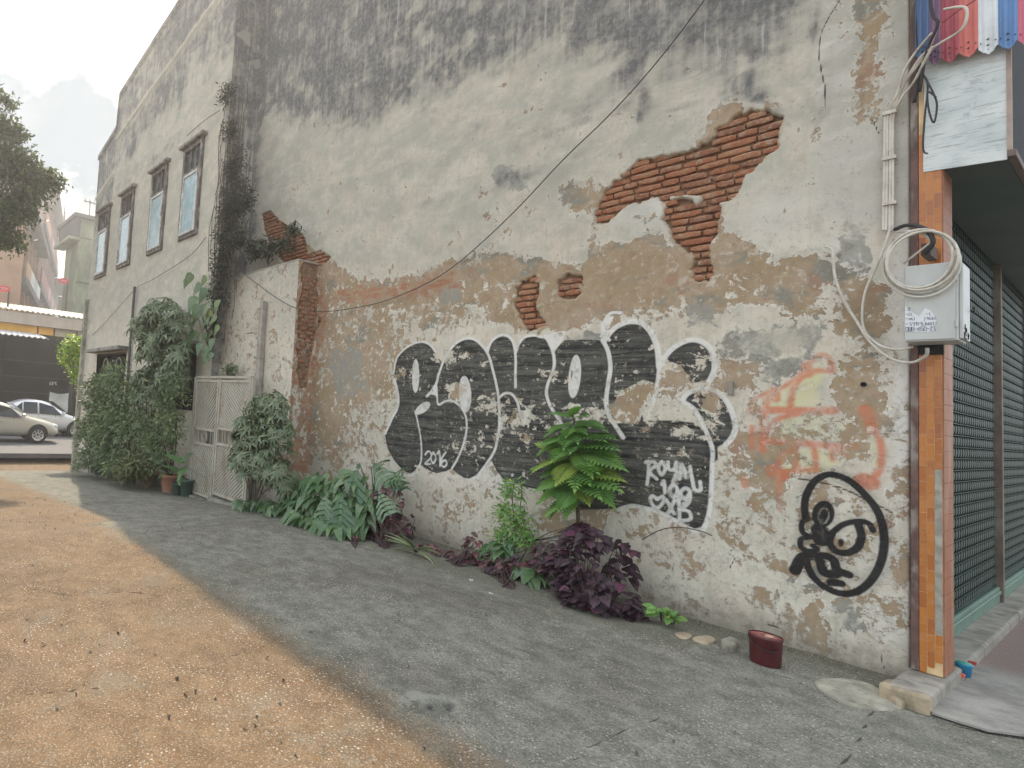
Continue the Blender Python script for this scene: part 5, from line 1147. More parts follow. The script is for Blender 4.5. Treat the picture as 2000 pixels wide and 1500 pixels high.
arum(1050,1165,[(1042,1150,24,18),(1020,1128,14,16)],-.45,13,.15,'broad green leaves between two purple coleus clumps')
arum(960,1100,[(968,1080,26,20),(990,1068,26,20),(945,1112,14,14)],-.30,30,.12,'light green broad-leaved plant at the foot of the white-flowered stems',down=-.2)
arum(1298,1235,[(1300,1218,24,15),(1285,1205,12,12)],-.42,34,.075,'small bright green weed at the wall foot right of the purple clumps',[leafmesh('leaf',leafgeo(OV,1,.66,.2,.1),LGREEN)],down=-.05,name='weed')
arum(352,935,[(350,868,12,24,.0),(375,905,16,20),(330,915,20,16),(360,925,20,18),(345,890,16,16)],-1.05,16,.34,'large-leaved canna-like plant in the green pot left of the gate',[leafmesh('leaf',leafgeo(OV,1,.42,.1,.2),LARUM),leafmesh('leaf',leafgeo(OV,1,.42,.4,.2),LARUM)],down=.1,name='broadleaf_plant')
# --- split-leaf philodendron
def lobed(L=1,W=1.0,n=6):
    v=[];f=[];mid=[]
    def q(a,m_): v.append(a); mid.append(m_); return len(v)-1
    for i in range(n):
        u=i/n; x=u*L; w_=W*.5*math.sin(math.pi*(.16+.84*(1-u))**.9)*(1 if i else .7)
        w_=max(w_,.06); dx=L/n
        for s in (-1,1):
            a=q((x,0,-.25*x*x),1); b_=q((x+dx*.8,0,-.25*(x+dx*.8)**2),1)
            c=q((x+dx*.85+w_*.55,s*w_,-.3*x*x-.22*w_+.03),0); d=q((x+dx*.25+w_*.50,s*w_*.97,-.3*x*x-.22*w_),0)
            e=q((x+dx*.9+w_*.22,s*w_*.5,-.25*x*x+.04),.3); h=q((x+dx*.12+w_*.20,s*w_*.45,-.25*x*x+.04),.3)
            f+= [(a,b_,e,h),(h,e,c,d)] if s>0 else [(b_,a,h,e),(e,h,d,c)]
    return v,f,mid
PM=leafmesh('leaf',lobed(),LPHIL)
g=G(690,1060); ph=plant('split_leaf_plant',(-4.35,-.42,0),'big split-leaf plant with pale midribs left of the tall reddish coleus','plant')
m=MB(); bs=Vector((-4.45,-.4,.0))
for (tx,ty,ex,ey,yy,s) in ((702,905,676,990,-.75,.46),(730,905,790,985,-.45,.44),(670,960,655,1045,-1.0,.40),(660,935,640,1000,-.8,.36),(740,960,770,1010,-.7,.32),(750,945,785,920,-.4,.34),(640,960,620,1030,-.95,.34),(760,930,800,960,-.3,.30),(725,915,745,900,-.35,.26)):
    a=Vector(H(tx,ty,1,yy)); b_=Vector(H(ex,ey,1,yy-.12)); d=(b_-a); putleaf(PM,ph,a,d,Vector((.25,-.6,.65))+rv(.15),s)
    m.tube([bs+rv(.05)*.5,(bs+a)*.5+Vector((0,.08,.12)),a],[.012,.009,.006],5)
m.build('stem',STEMG,ph,smooth=True)
# --- grassy striped plant
gsp=plant('spider_plant',tuple(G(812,1082)),'low grassy plant with long cream-striped arching blades on the wall foot','plant')
BLG=mat('blade_striped',leaf_shader([(.10,.15,.06),(.20,.25,.12),(.12,.17,.08),(.35,.38,.22)],.25,vein=(.45,.45,.28)))
bl=leafmesh('blade',leafgeo([(0,.6),(.3,1.),(.6,.8),(.85,.4),(1,.05)],1,.07,.75,.2),BLG)
for i in range(20):
    a=random.uniform(-math.pi,.3) if i>3 else random.uniform(-1.7,-1.2); putleaf(bl,gsp,Vector(gsp.location)+Vector((0,0,.02)),(math.cos(a),math.sin(a)*.8-.1,random.uniform(.5,1.6) if i>3 else 3.),(0,0,1),random.uniform(.20,.34),name='blade')
# --- young tree with saw-edged fronds
def frond(n=10):
    v=[];f=[];mid=[]
    L=1.
    for i in range(n):
        u=.10+.86*i/n; w_=.30*math.sin(math.pi*min(1,(u*.8+.22)))+.03; x=u; z=-.28*u*u
        for s in (-1,1):
            k=len(v); dx=.105
            v+=[(x,0,z),(x+dx*.9,0,z-.01),(x+dx*1.0+w_*.35,s*w_*.62,z-.015),(x+w_*.55+dx*.35,s*w_,z-.05),(x+w_*.18,s*w_*.5,z+.012)]; mid+=[1,1,0,0,0]
            f.append((k,k+1,k+2,k+3,k+4) if s>0 else (k+4,k+3,k+2,k+1,k))
    k=len(v); v+=[(.92,0,-.24),(.98,.05,-.26),(1.10,0,-.34),(.98,-.05,-.26)]; mid+=[1,0,0,0]; f.append((k,k+3,k+2,k+1))
    k=len(v); v+=[(0,-.006,0),(0,.006,0),(1,.003,-.27),(1,-.003,-.27),(.5,.005,-.07),(.5,-.005,-.07)]; mid+=[1]*6; f+=[(k,k+5,k+4,k+1),(k+5,k+3,k+2,k+4)]
    return v,f,mid
FM=[leafmesh('frond',frond(9),LGREEN),leafmesh('frond',frond(11),LGREEN)]
yt=plant('young_tree',(-2.02,-.16,0),'young tree with layered bright green saw-edged fronds in front of the graffiti','tree')
b0=Vector((-2.02,-.14,0)); tops_=[Vector(H(*q)) for q in ((1128,960,1,-.16),(1130,900,1,-.20),(1125,840,1,-.22),(1118,810,1,-.24))]
MB().tube([b0,b0+(tops_[0]-b0)*.5+Vector((.02,0,0))]+tops_,[.020,.017,.015,.012,.008,.004],8).build('trunk',BARK,yt,smooth=True)
for (ax,ay,ex,ey,s,dy) in ((1128,870,1210,862,.40,-.30),(1124,845,1040,880,.38,-.25),(1124,855,1215,840,.36,-.2),(1126,890,1050,860,.36,-.12),(1128,920,1222,925,.40,-.2),(1122,838,1095,870,.3,-.5),(1126,930,1045,950,.36,-.4),(1128,915,1150,940,.34,-.6),(1128,965,1060,1000,.34,-.3),(1122,825,1050,850,.3,-.1),(1120,822,1195,835,.3,-.1),(1130,880,1222,905,.42,-.2),(1125,885,1040,910,.40,-.3),(1128,900,1025,905,.42,-.15),(1130,930,1215,945,.42,-.35),(1130,925,1210,985,.40,-.2),(1128,940,1035,975,.40,-.3),(1128,955,1045,1015,.38,-.2),(1128,910,1120,955,.34,-.6),(1128,880,1165,935,.36,-.6),(1122,850,1060,865,.34,-.3),(1122,850,1185,850,.34,-.3),(1120,830,1075,840,.28,-.25),(1120,830,1170,825,.28,-.2),(1118,815,1120,800,.20,-.2),(1118,815,1085,812,.22,-.2),(1118,818,1150,808,.22,-.25),(1125,870,1075,890,.34,-.6),(1125,900,1080,940,.34,-.6),(1128,905,1180,910,.36,-.55),(1128,940,1175,965,.36,-.5),(1128,950,1090,990,.32,-.5),(1120,840,1130,865,.26,-.5),(1125,860,1110,880,.28,-.55),(1128,960,1100,1005,.28,-.3),(1128,950,1155,985,.28,-.4),(1120,835,1100,850,.24,-.45),(1120,832,1150,845,.24,-.45),(1126,870,1200,880,.34,-.12),(1126,900,1050,925,.36,-.1)):
    a=Vector(H(ax,ay,1,-.20)); b_=Vector(H(ex,ey,1,-.20+dy*.6)); d=b_-a; d.z=d.z*1.0+.05
    putleaf(random.choice(FM),yt,a,d,Vector((0,-.35,.9))+rv(.12),min(s,max(.2,d.length*1.15)),name='frond')
# --- white-flowered stems
wf=plant('flowering_shrub',tuple(G(1010,1110)-Vector((0,-.1,0))),'airy light green shrub with small white star flowers left of the young tree','shrub')
fo=FOL(); crown(fo,[(1005,960,24,28),(1000,1005,34,30),(1015,1035,32,32),(985,1050,28,26),(1030,1060,24,26)],-.22,420,GLANW,'spray',.05,.2)
fo.build('foliage',LGREEN,wf); stems(wf,(wf.location.x,-.2,0),[H(1020,930,1,-.2),H(1003,940,1,-.2),H(1018,990,1,-.2),H(1030,1040,1,-.22),H(985,1040,1,-.25)],.007)
def star():
    v=[(0,0,.004)];f=[]
    for i in range(5):
        a=i*1.2566; v+=[(.5*math.cos(a-.28),.5*math.sin(a-.28),.1),(math.cos(a),math.sin(a),.05),(.5*math.cos(a+.28),.5*math.sin(a+.28),.1)]; k=1+3*i; f.append((0,k,k+1,k+2))
    return v,f,[0]*len(v)
WFL=simple('white_petal',(.80,.80,.74),.6,var=.05,bmp=0); SM=leafmesh('flower',star(),WFL)
for (a,b_) in ((1023,925),(1001,928),(1020,1027),(1012,1005)): putleaf(SM,wf,H(a,b_,1,-.28),(1,0,.3),(.2,-.9,.3),.024,name='flower')
for k,(a,b_) in enumerate(((920,1137),(958,1163))):
    g=G(a,b_); o=bpy.data.objects.new('fallen_flower',SM); link(o); o.location=(g.x,g.y,.018); o.scale=(.026,)*3; o.rotation_euler=(.2,.1,k); tag(o,('white star flower fallen at the edge of the purple plants','white star flower fallen farther out on the bare concrete')[k],'flower','fallen white flowers')
DL=leafmesh('leaf',leafgeo(OV,1,.6,.6,.5),simple('dry_leaf',(.045,.03,.02),.8,var=.4))
for k,(a,b_) in enumerate(((345,1327),(365,1359),(381,1352),(146,1359),(52,1253),(825,1466),(574,1482),(635,1466),(525,1288),(80,1262),(232,1240),(330,1402),(480,1427),(495,1421),(550,1332))):
    g=G(a,b_); o=bpy.data.objects.new('fallen_leaf',DL); link(o); o.location=(g.x,g.y,.014); s=random.uniform(.018,.034); o.scale=(s,s,s*1.3); o.rotation_euler=(random.uniform(-.3,.3),random.uniform(-.3,.3),random.uniform(0,6)); tag(o,'small dry dark leaf lying on the sandy ground','leaf','dry leaves scattered on the ground')
# --- round grey-green bush right of the gate
rb2=plant('umbrella_bush',(-6.35,-.95,float(gz(-6.35))),'round grey-green umbrella bush between the gate and the graffiti wall','shrub')
fo=FOL(); crown(fo,[(525,800,50,42),(500,850,52,50),(545,850,42,55),(515,905,60,50),(480,890,36,45,-.1),(545,930,40,40)],-1.0,620,GLAN,'palm',.13,.45,.5); fo.build('foliage',LBLUE,rb2)
stems(rb2,(-6.3,-.9,float(gz(-6.3))),[H(q[0],q[1],1,-1.0) for q in ((505,780),(530,800),(550,850),(490,850),(520,900),(540,930),(500,930),(480,920))],.012)
# --- potted shrubs by the rear building
TER=simple('terracotta',(.38,.19,.12),.8,var=.2,dirt=(.30,.24,.18),dirtamt=.5); DKP=simple('dark_pot',(.07,.07,.065),.7,var=.3,dirt=(.16,.15,.12),dirtamt=.5); GRP=simple('green_plastic_pot',(.05,.085,.07),.5,var=.2); SOIL=simple('potting_soil',(.04,.03,.02),1)
def pot(px,py,r,h,mt_,label,gx_=None):
    # px,py: bottom centre in the photo
    g=G(px,py); z=g.z; o=empty('plant_pot',(g.x,g.y+r,z),label,'pot','pots along the rear building'); c=(g.x,g.y+r,z)
    MB().lathe([(0,.005),(r*.68,.005),(r*.72,.02),(r*.93,h*.82),(r*1.06,h*.84),(r*1.08,h),(r*.95,h),(r*.9,h*.88)],c,22).build('pot_body',mt_,o,smooth=True,normals=True)
    MB().lathe([(r*.92,h*.88),(0,h*.90)],c,16).build('soil',SOIL,o); return Vector(c)+Vector((0,0,h*.88))
pots=[pot(312,962,.20,.34,TER,'wide terracotta pot, the orange one left of the green pot'),pot(350,970,.13,.30,GRP,'dark green plastic pot nearest the gate'),pot(335,967,.10,.22,GRP,'smaller green pot squeezed behind the nearest one') ,pot(268,952,.22,.32,simple('clay_pot_pale',(.24,.18,.12),.85,var=.3,dirt=(.1,.1,.07),dirtamt=.6),'brown clay pot overgrown with grass left of the terracotta one'),pot(240,944,.16,.30,DKP,'dark pot in the middle of the row, fourth from the gate'),pot(222,938,.15,.28,DKP,'dark pot half hidden by leaves left of the middle one'),pot(203,932,.15,.28,simple('clay_pot_red',(.20,.11,.08),.85,var=.3),'reddish pot near the far end of the row'),pot(180,927,.15,.26,DKP,'farthest dark pot at the building corner')]
def shrub(name,base,blobs,yp,n,geo,mode,size,mt_,label,front=.5,fill=.3,r=.014):
    o=plant(name,tuple(base),label,'shrub','shrubs growing in pots by the rear building'); fo=FOL(); crown(fo,blobs,yp,n,geo,mode,size,fill,front); fo.build('foliage',mt_,o)
    stems(o,base,[Vector(H(b_[0]+random.uniform(-8,8),b_[1],1,yp)) for b_ in blobs for _ in (0,1)],r); return o
shrub('tall_shrub',pots[3],[(318,610,46,32),(295,640,45,40),(345,640,40,40),(315,680,60,45),(340,740,42,55),(300,760,45,60),(350,700,30,40)],-1.05,950,GLAN,'palm',.16,LBLUE,'tallest potted shrub with drooping hand-shaped leaves reaching above the dark opening')
shrub('bamboo_like_shrub',pots[0],[(335,800,36,50),(320,860,40,55),(345,840,28,40),(310,900,30,40),(345,760,34,40),(295,830,34,60),(290,890,30,40)],-1.15,950,GLANW,'spray',.08,LDARK,'thin-leaved dark shrub over the terracotta pot')
shrub('leafy_shrub',pots[4],[(245,790,40,50),(265,840,38,50),(235,740,30,40),(275,760,30,40),(250,890,34,40),(240,830,40,50)],-1.15,900,GLANW,'spray',.10,LDARK,'bushy dark shrub in the middle of the pot row')
shrub('leafy_shrub',pots[6],[(200,800,32,48),(205,850,34,45),(190,760,24,35),(215,890,36,36),(180,840,26,44),(185,790,24,60),(215,745,26,40),(225,840,36,60)],-1.2,1250,GLANW,'spray',.11,LDARK,'dense shrub in front of the curly ironwork doorway')
shrub('fern_plant',pots[3],[(270,910,30,22),(258,925,26,16)],-1.35,160,GLAN,'spray',.16,mat('leaf_fern',leaf_shader([(.07,.10,.035),(.12,.15,.05),(.14,.13,.06)],.2)),'yellowish fern spilling over the brown clay pot')
shrub('leafy_shrub',pots[7],[(175,890,22,30),(165,905,18,20),(190,905,24,22),(160,850,12,40)],-1.15,220,GLANW,'spray',.14,LBLUE,'low broad-leaved shrub at the very corner of the rear building')
shrub('fern_plant',pots[4],[(235,915,24,18),(220,920,22,14)],-1.35,110,GLANW,'spray',.12,LDARK,'low dark fern between the pots in the middle of the row')
# pot on the gate
gpz=1.88; c=Vector(H(455,735,1,-.55)); c=Vector((c.x,-.60,1.86))
o=empty('plant_pot',tuple(c),'tiny dark pot with a small green plant standing on top of the white gate','pot'); 
MB().lathe([(0,0),(.06,0),(.085,.09),(.075,.09)],tuple(c),14).build('pot_body',DKP,o,smooth=True)
MB().box((c.x-.25,-.80,1.835),(c.x+.25,-.43,1.857)).build('shelf',HOOD,o)
tp=plant('small_plant',tuple(c+Vector((0,0,.08))),'small dense round green plant in the pot above the gate','plant'); fo=FOL()
crown(fo,[(453,722,15,11)],-.60,140,GLANW,'spray',.05,.1); fo.build('foliage',LDARK,tp)
# --- vine column in the corner
vn=plant('hanging_vine',(-8.3,-.65,2.0),'long grey-brown vine column hanging down the inner corner of the rear building','vine')
fo=FOL(); crown(fo,[(447,190,24,34),(452,262,20,34),(462,330,24,50),(455,400,30,60),(448,460,34,55),(440,520,30,50),(428,580,24,50),(418,640,18,40),(480,400,24,50),(470,470,30,40)],-.66,2600,GLANW,'spray',.06,.05,.6); fo.build('foliage',LVINE,vn)
m=MB()
for k in range(26):
    x=random.uniform(430,492); y0=random.uniform(130,360); pts=[]
    for q in range(9):
        py=y0+q*random.uniform(30,44); p=H(x-q*3.5+random.uniform(-4,4),py,1,-.62-random.random()*.06); pts.append((p[0],min(p[1],-.62),p[2]))
    m.tube(pts,.006,4)
m.build('stem',BARK,vn,smooth=True)
hv=plant('heart_leaf_vine',(-8.4,-.75,2.5),'climber with large heart-shaped green leaves below the hanging vine','vine')
HM=[leafmesh('leaf',leafgeo(ARR,1,.85,c,.1),LDARK) for c in (.2,.45)]+[leafmesh('leaf',leafgeo(ARR,1,.85,.3,.1),LARUM)]
LST=[(372,540,.34),(388,560,.34),(378,585,.38),(400,570,.34),(395,600,.36),(385,620,.34),(408,595,.32),(405,625,.32),(378,650,.30),(398,655,.30),(412,650,.26),(390,675,.26),(405,680,.24),(415,665,.26),(370,660,.26),(420,620,.28),(415,560,.30),(425,590,.28),(400,545,.28),(385,600,.30),(410,610,.26),(402,700,.20),(395,640,.28),(365,548,.22),(425,640,.24),(414,692,.2)]
for (a,b_,s) in LST: putleaf(random.choice(HM),hv,Vector(H(a,b_,1,-.78-random.random()*.12)),Vector((-.5+random.uniform(-.5,.6),-.3,-.7)),Vector((.35,-.8,.45))+rv(.35),s*.78)
stems(hv,H(415,700,1,-.68),[H(a,b_,1,-.72) for a,b_,_ in LST[::2]],.008,STEMG)
lb_=plant('ledge_bush',tuple(H(530,510,1,-.25)),'dark fuzzy bush growing on the ledge of the low annex','shrub')
fo=FOL(); crown(fo,[(530,488,42,24),(500,492,30,24),(555,480,20,20),(575,452,14,22)],-.28,420,GLAN,'spray',.10,.05,.6); fo.build('foliage',mat('leaf_ledge',leaf_shader([(.05,.065,.045),(.08,.10,.06),(.10,.11,.08)],.15)),lb_)
# --- yellow-green climber past the far corner, and the tree top left
yc=plant('sunlit_shrub',(-17.1,-.3,-.8),'bright yellow-green sunlit shrub behind the far corner of the rear building','shrub')
fo=FOL()
for (a,b_,rx,ry) in ((140,670,18,14),(150,695,20,24),(135,690,16,14),(150,730,14,22),(158,665,8,14),(125,705,10,10),(160,760,8,20)):
    c=Vector(H(a,b_,0,-17.1)); s=pxm(c)
    for i in range(int(rx*ry*.9)):
        p=c+Vector((random.gauss(0,.25),random.gauss(0,rx/s*.5),random.gauss(0,ry/s*.5))); fo.add(GOV,basis(p,rv(1),Vector((0,0,1))+rv(.6),random.uniform(.07,.13)))
fo.build('foliage',LYEL,yc); stems(yc,(-17.1,-.2,-.85),[H(a,b_,0,-17.1) for a,b_ in ((140,670),(150,700),(135,690),(158,720))],.015)
DT=-15.5
tr=plant('leafy_tree',(-19.5,-7.4,-.8),'leafy tree reaching in at the upper left against the sky','tree')
fo=FOL(); ends=[]
for (a,b_,rx,ry) in ((0,190,26,14),(18,205,16,10),(-20,250,60,40),(15,262,34,26),(38,262,22,12),(0,330,70,60),(40,330,45,42),(80,345,36,22),(110,358,22,16),(75,370,30,18),(55,385,42,30),(20,410,55,45),(-30,420,60,60),(10,470,42,36),(45,420,25,20),(-60,300,60,80)):
    c=Vector(H(a,b_,0,DT)); s=pxm(c); ends.append(c)
    for i in range(int(rx*ry*.30)):
        d=rdir(2.); r=random.random()**.5*random.uniform(.75,1.25); p=c+Vector((d.x*rx/s*r,d.y*rx/s*r,d.z*ry/s*r)); 
        for q_ in range(2): fo.add(GSM,basis(p+rv(.10),rv(1)+Vector((0,.2,-.2)),Vector((0,0,1))+rv(.7),random.uniform(.09,.17)))
fo.build('foliage',mat('leaf_tree',leaf_shader([(.05,.085,.03),(.09,.13,.04),(.07,.09,.04),(.16,.20,.05)],.35)),tr)
m=MB(); b0=Vector((-19.5,-7.4,-.85)); f0=Vector((-19.0,-6.9,3.0)); m.tube([b0,(b0+f0)*.5+Vector((.1,0,0)),f0],[.28,.22,.18],10); m.build('trunk',BARK,tr,smooth=True)
m=MB()
for c in ends: m.tube([f0,(f0+c)*.5+rv(.4),c],[.09,.045,.012],6)
m.build('branch',BARK,tr,smooth=True)
# ------------------------------------------------------------------ street end: cars, market roof, far buildings
GLS=simple('car_glass',(.02,.025,.03),.08,var=.1,bmp=0); TYRE=simple('tyre',(.02,.02,.02),.8,bmp=0); RIM=simple('alloy_rim',(.55,.55,.56),.3,.8,bmp=0); CHR=simple('black_trim',(.02,.02,.02),.5,bmp=0)
def car(wx,wy,paint,label,length=4.5,height=1.47,mirror=True):
    """wx,wy: near front wheel on the road; the car points to +y, its near side faces +x"""
    yf=wy+.85; yr=yf-length; w2=.86; xc=wx-w2+.02
    root=empty('parked_car',(xc,(yf+yr)/2,RZ),label,'car','cars at the end of the alley')
    # station: y(from rear 0..1), z low, belt z, top z, half width, top half width
    ST_=[(0,.34,.80,.86,.74,.66),(.03,.24,.92,1.00,.80,.68),(.12,.20,.95,1.06,.85,.70),(.20,.20,.95,1.22,.86,.66),(.32,.19,.94,height,.86,.60),(.46,.19,.93,height+.0,.86,.60),(.56,.19,.92,height-.05,.86,.60),(.66,.19,.90,1.18,.86,.66),(.735,.19,.88,.96,.86,.74),(.80,.20,.82,.90,.86,.72),(.90,.20,.72,.82,.84,.66),(.965,.24,.62,.72,.76,.60),(1.,.32,.52,.58,.60,.50)]
    v=[];f=[]
    for (u,zl,zb_,zt_,w_,wt) in ST_:
        y=yr+u*length
        for s,seq in ((1,((w_*.94,zl),(w_,.42),(w_*1.01,.66*zb_/.9+.0),(w_*.965,zb_),(wt,zt_-.02),(wt*.7,zt_))),(-1,((wt*.7,zt_),(wt,zt_-.02),(w_*.965,zb_),(w_*1.01,.66*zb_/.9),(w_,.42),(w_*.94,zl)))):
            for a,b_ in seq: v.append((xc+s*a,y,RZ+b_))
    n=12
    for i in range(len(ST_)-1):
        for j in range(n): a=i*n+j; b_=i*n+(j+1)%n; f.append((a,b_,b_+n,a+n))
    f.append(tuple(range(n))); f.append(tuple((len(ST_)-1)*n+j for j in reversed(range(n))))
    m=MB(); m.v=v;m.f=f; body=m.build('body',paint,root,smooth=True,normals=True)
    sub=body.modifiers.new('smooth','SUBSURF'); sub.levels=sub.render_levels=1
    # windows (near side) and windscreen
    def P(u,k,off=.035):
        # k 0=belt 1=roof on the near side
        for i in range(len(ST_)-1):
            if ST_[i][0]<=u<=ST_[i+1][0]:
                q=(u-ST_[i][0])/(ST_[i+1][0]-ST_[i][0]); A_=[a+(b_-a)*q for a,b_ in zip(ST_[i],ST_[i+1])]; break
        w_=A_[4]*.955*(1-k)+A_[5]*.98*k; z=(A_[2]+.02)*(1-k)+(A_[3]-.05)*k; return (xc+w_+off,yr+u*length,RZ+z)
    for a,b_ in ((.47,.60),(.33,.455)):
        pts=[P(a,0),P(b_+(.08 if b_>.5 else 0),0),P(b_,.88),P(a,.88)]; MB().poly(pts).build('side_window',GLS,root)
    pts=[P(.22,.05),P(.315,0),P(.32,.85),P(.27,.6)]; MB().poly(pts).build('side_window',GLS,root)
    ws=[(xc+.62,yr+.735*length,RZ+.985),(xc+.54,yr+.60*length,RZ+height-.08),(xc-.54,yr+.60*length,RZ+height-.08),(xc-.62,yr+.735*length,RZ+.985)]
    MB().poly([(a,b_+.02,c+.035) for a,b_,c in ws]).build('windscreen',GLS,root)
    for yw in (wy,wy-length*.585):
        for sx in (1,-1):
            c=(xc+sx*(w2-.055),yw,RZ+.31); e=empty_w=MB().lathe([(.20,.09*sx),(.30,.10*sx),(.315,.06*sx),(.315,-.10*sx),(.2,-.1*sx)],c,26,'X').build('wheel',TYRE,root,smooth=True,normals=True)
            mm=MB(); mm.lathe([(.0,.07*sx),(.05,.075*sx),(.055,.06*sx)],c,12,'X'); mm.lathe([(.175,.075*sx),(.205,.095*sx),(.208,.06*sx)],c,24,'X')
            for k in range(8):
                a_=k*math.pi/4; mm.bar((c[0]+.068*sx,c[1]+.04*math.cos(a_),c[2]+.04*math.sin(a_)),(c[0]+.078*sx,c[1]+.185*math.cos(a_),c[2]+.185*math.sin(a_)),.045,.02,(1,0,0))
            mm.build('rim',RIM,e)
            if sx==1:
                ar=MB(); ar.lathe([(.0,.0),(.36,.0)],(xc+w2+.022,yw,RZ+.34),26,'X'); ar.v=[(a,b_,max(c_,RZ+.22)) for a,b_,c_ in ar.v]; ar.build('wheel_arch',CHR,root)
    for sx in (1,-1):
        MB().lathe([(0,.10),(.05,.07),(.085,-.02),(.07,-.16),(0,-.24)],(xc+sx*.665,yf-.20,RZ+.64),12,'Y').build('headlight',simple('lamp_glass',(.75,.78,.8),.1,bmp=0),root,smooth=True)
    MB().box((xc+w2*.98,wy-.62-.0,RZ+.985-.06),(xc+w2+.16,wy-.50,RZ+1.06)).build('mirror',paint,root,bevel=.03)
    MB().box((xc-.5,yf-.05,RZ+.22),(xc+.5,yf-.01,RZ+.36)).build('grille',CHR,root)
    m=MB(); 
    for u in (.465,.62): a=P(u,0,.004); m.box((a[0],a[1]-.006,RZ+.28),(a[0]+.012,a[1]+.006,a[2]))
    m.build('door_gap',CHR,root)
    MB().box((xc+w2*.99,yr+.50*length,RZ+.76),(xc+w2*1.0+.03,yr+.54*length,RZ+.79)).build('door_handle',paint,root,bevel=.005)
    return root
def carpaint(name,col):
    def fn(t,b,o):
        b.inputs['Base Color'].default_value=(*col,1); b.inputs['Roughness'].default_value=.32; b.inputs['Metallic'].default_value=.35
        b.inputs['Coat Weight'].default_value=.5; b.inputs['Coat Roughness'].default_value=.06
    return mat(name,fn)
CS=carpaint('silver_paint',(.46,.44,.38)); CWH=carpaint('white_silver_paint',(.66,.68,.70))
p=H(72,866,2,RZ); print('car',p); car(p[0],p[1],CS,'champagne silver saloon nearest, at the end of the alley')
p2=H(118,858,2,RZ); car(p2[0]-1.2,p2[1]+.9,CWH,'white saloon parked behind the silver one',4.5,1.52)
# market roof: two corrugated eaves, a beige board and amber panels
xm=p[0]-7.5; print('market x',xm)
mk=empty('market_shed',(xm-3,0,RZ),'open market shed with cream corrugated roof edge and amber panels behind the cars','shed')
CRM=simple('cream_roofing',(.62,.56,.45),.6,var=.1,scale=2); BEI=simple('beige_board',(.45,.38,.31),.8,var=.12,scale=1.5,dirt=(.3,.25,.2),dirtamt=.4); AMB=simple('amber_panel',(.80,.42,.06),.5,var=.15,scale=1.2); LRF=simple('grey_roof',(.50,.52,.55),.5,var=.15,scale=1.5); SHD=simple('shed_dark',(.045,.045,.042),.9,var=.3,scale=1)
def zz_(px,py): return H(px,py,0,xm)[2]
y_a,y_b=-16.,14.
z1,z2=zz_(80,602),zz_(80,613)
def corr(x0,x1,z0,z1_,yA,yB,mt_,nm,pitch_=.25):
    n=int((yB-yA)/(pitch_/2)); v=[];f=[]
    for i in range(n+1):
        y=yA+i*pitch_/2; d=.035*(1 if i%2 else -1); v+=[(x0,y,z0+d),(x1,y,z1_+d)]
    for i in range(n): a=2*i; f.append((a,a+2,a+3,a+1))
    m=MB(); m.v=v;m.f=f; o=m.build(nm,mt_,mk); s=o.modifiers.new('t','SOLIDIFY'); s.thickness=.03; return o
corr(xm-6,xm+.05,z1+.75,z2+.02,y_a,y_b,CRM,'upper_roof')
zb1=zz_(80,637)
MB().box((xm-.15,y_a,zb1),(xm-.02,y_b,z2-.06)).build('fascia_board',BEI,mk)
zb2=zz_(80,652)
y=y_a; k=0
while y<y_b:
    wd=(1.15,.55,1.9,.8)[k%4]; mt_=AMB if (k%7) else BEI
    if y<H(122,640,0,xm)[1]: MB().box((xm-.35,y,zb2),(xm-.30,y+wd-.08,zb1)).build('amber_panel',AMB if y<H(96,640,0,xm)[1] else BEI,mk)
    else: MB().box((xm-.35,y,zb2),(xm-.30,y+wd-.08,zb1)).build('amber_panel',BEI,mk)
    y+=wd; k+=1
MB().box((xm-.42,y_a,zb2-.02),(xm-.36,y_b,zb1)).build('panel_back',simple('dark_brown',(.10,.06,.04),.8),mk)
zl=zz_(80,668)
corr(xm-.3,xm+2.2,zb2-.02,zl,y_a,H(100,668,0,xm+2.2)[1],LRF,'lower_roof')
MB().box((xm-7,y_a,RZ-.1),(xm-6.8,y_b,z1)).build('back_wall',SHD,mk)
for y in (-9,-5.2,-1.2,2.6,6.4,10): MB().box((xm-.3,y-.08,RZ-.1),(xm-.12,y+.08,zb2)).build('post',SHD,mk)
for zq in (.35,.55,.75): MB().box((xm-6.79,y_a,RZ+(zb2-RZ)*zq),(xm-6.7,y_b,RZ+(zb2-RZ)*zq+.06)).build('wall_rail',simple('rail_grey',(.09,.09,.085),.8),mk)
MB().box((xm-7,y_b,RZ-.1),(xm,y_b+.1,z2)).build('side_wall',SHD,mk)
# banner
a=H(97,765,0,xm-.05); b_=H(135,765,0,xm-.05); c=H(97,805,0,xm-.05)
bn=empty('cloth_banner',(xm,a[1],c[2]),'plain off-white cloth hanging in the dark shed behind the white car','banner')
v=[];f=[]; nx,nz=14,10
for j in range(nz+1):
    for i in range(nx+1): u=i/nx; w_=j/nz; v.append((xm-.05+.05*math.sin(u*9+w_*2)*(1-w_*.6)+.03*math.sin(w_*7),a[1]+(b_[1]-a[1])*u,c[2]+(a[2]-c[2])*w_-.08*math.sin(u*math.pi)*w_))
for j in range(nz):
    for i in range(nx): q=j*(nx+1)+i; f.append((q,q+1,q+nx+2,q+nx+1))
m=MB(); m.v=v;m.f=f; m.build('cloth',simple('off_white_cloth',(.52,.52,.48),.9,var=.08),bn,smooth=True); MB().bar((xm-.05,a[1]-.05,a[2]+.03),(xm-.05,b_[1]+.05,a[2]+.03),.05,.05).build('rod',SHD,bn)
nbm=empty('number_sign',tuple(H(104,748,0,xm-.05)),'small faint white number marks on the dark shed','sign'); m=MB()
def q2(x,y): p_=H(x,y,0,xm-.04); return (xm-.04,p_[1],p_[2])
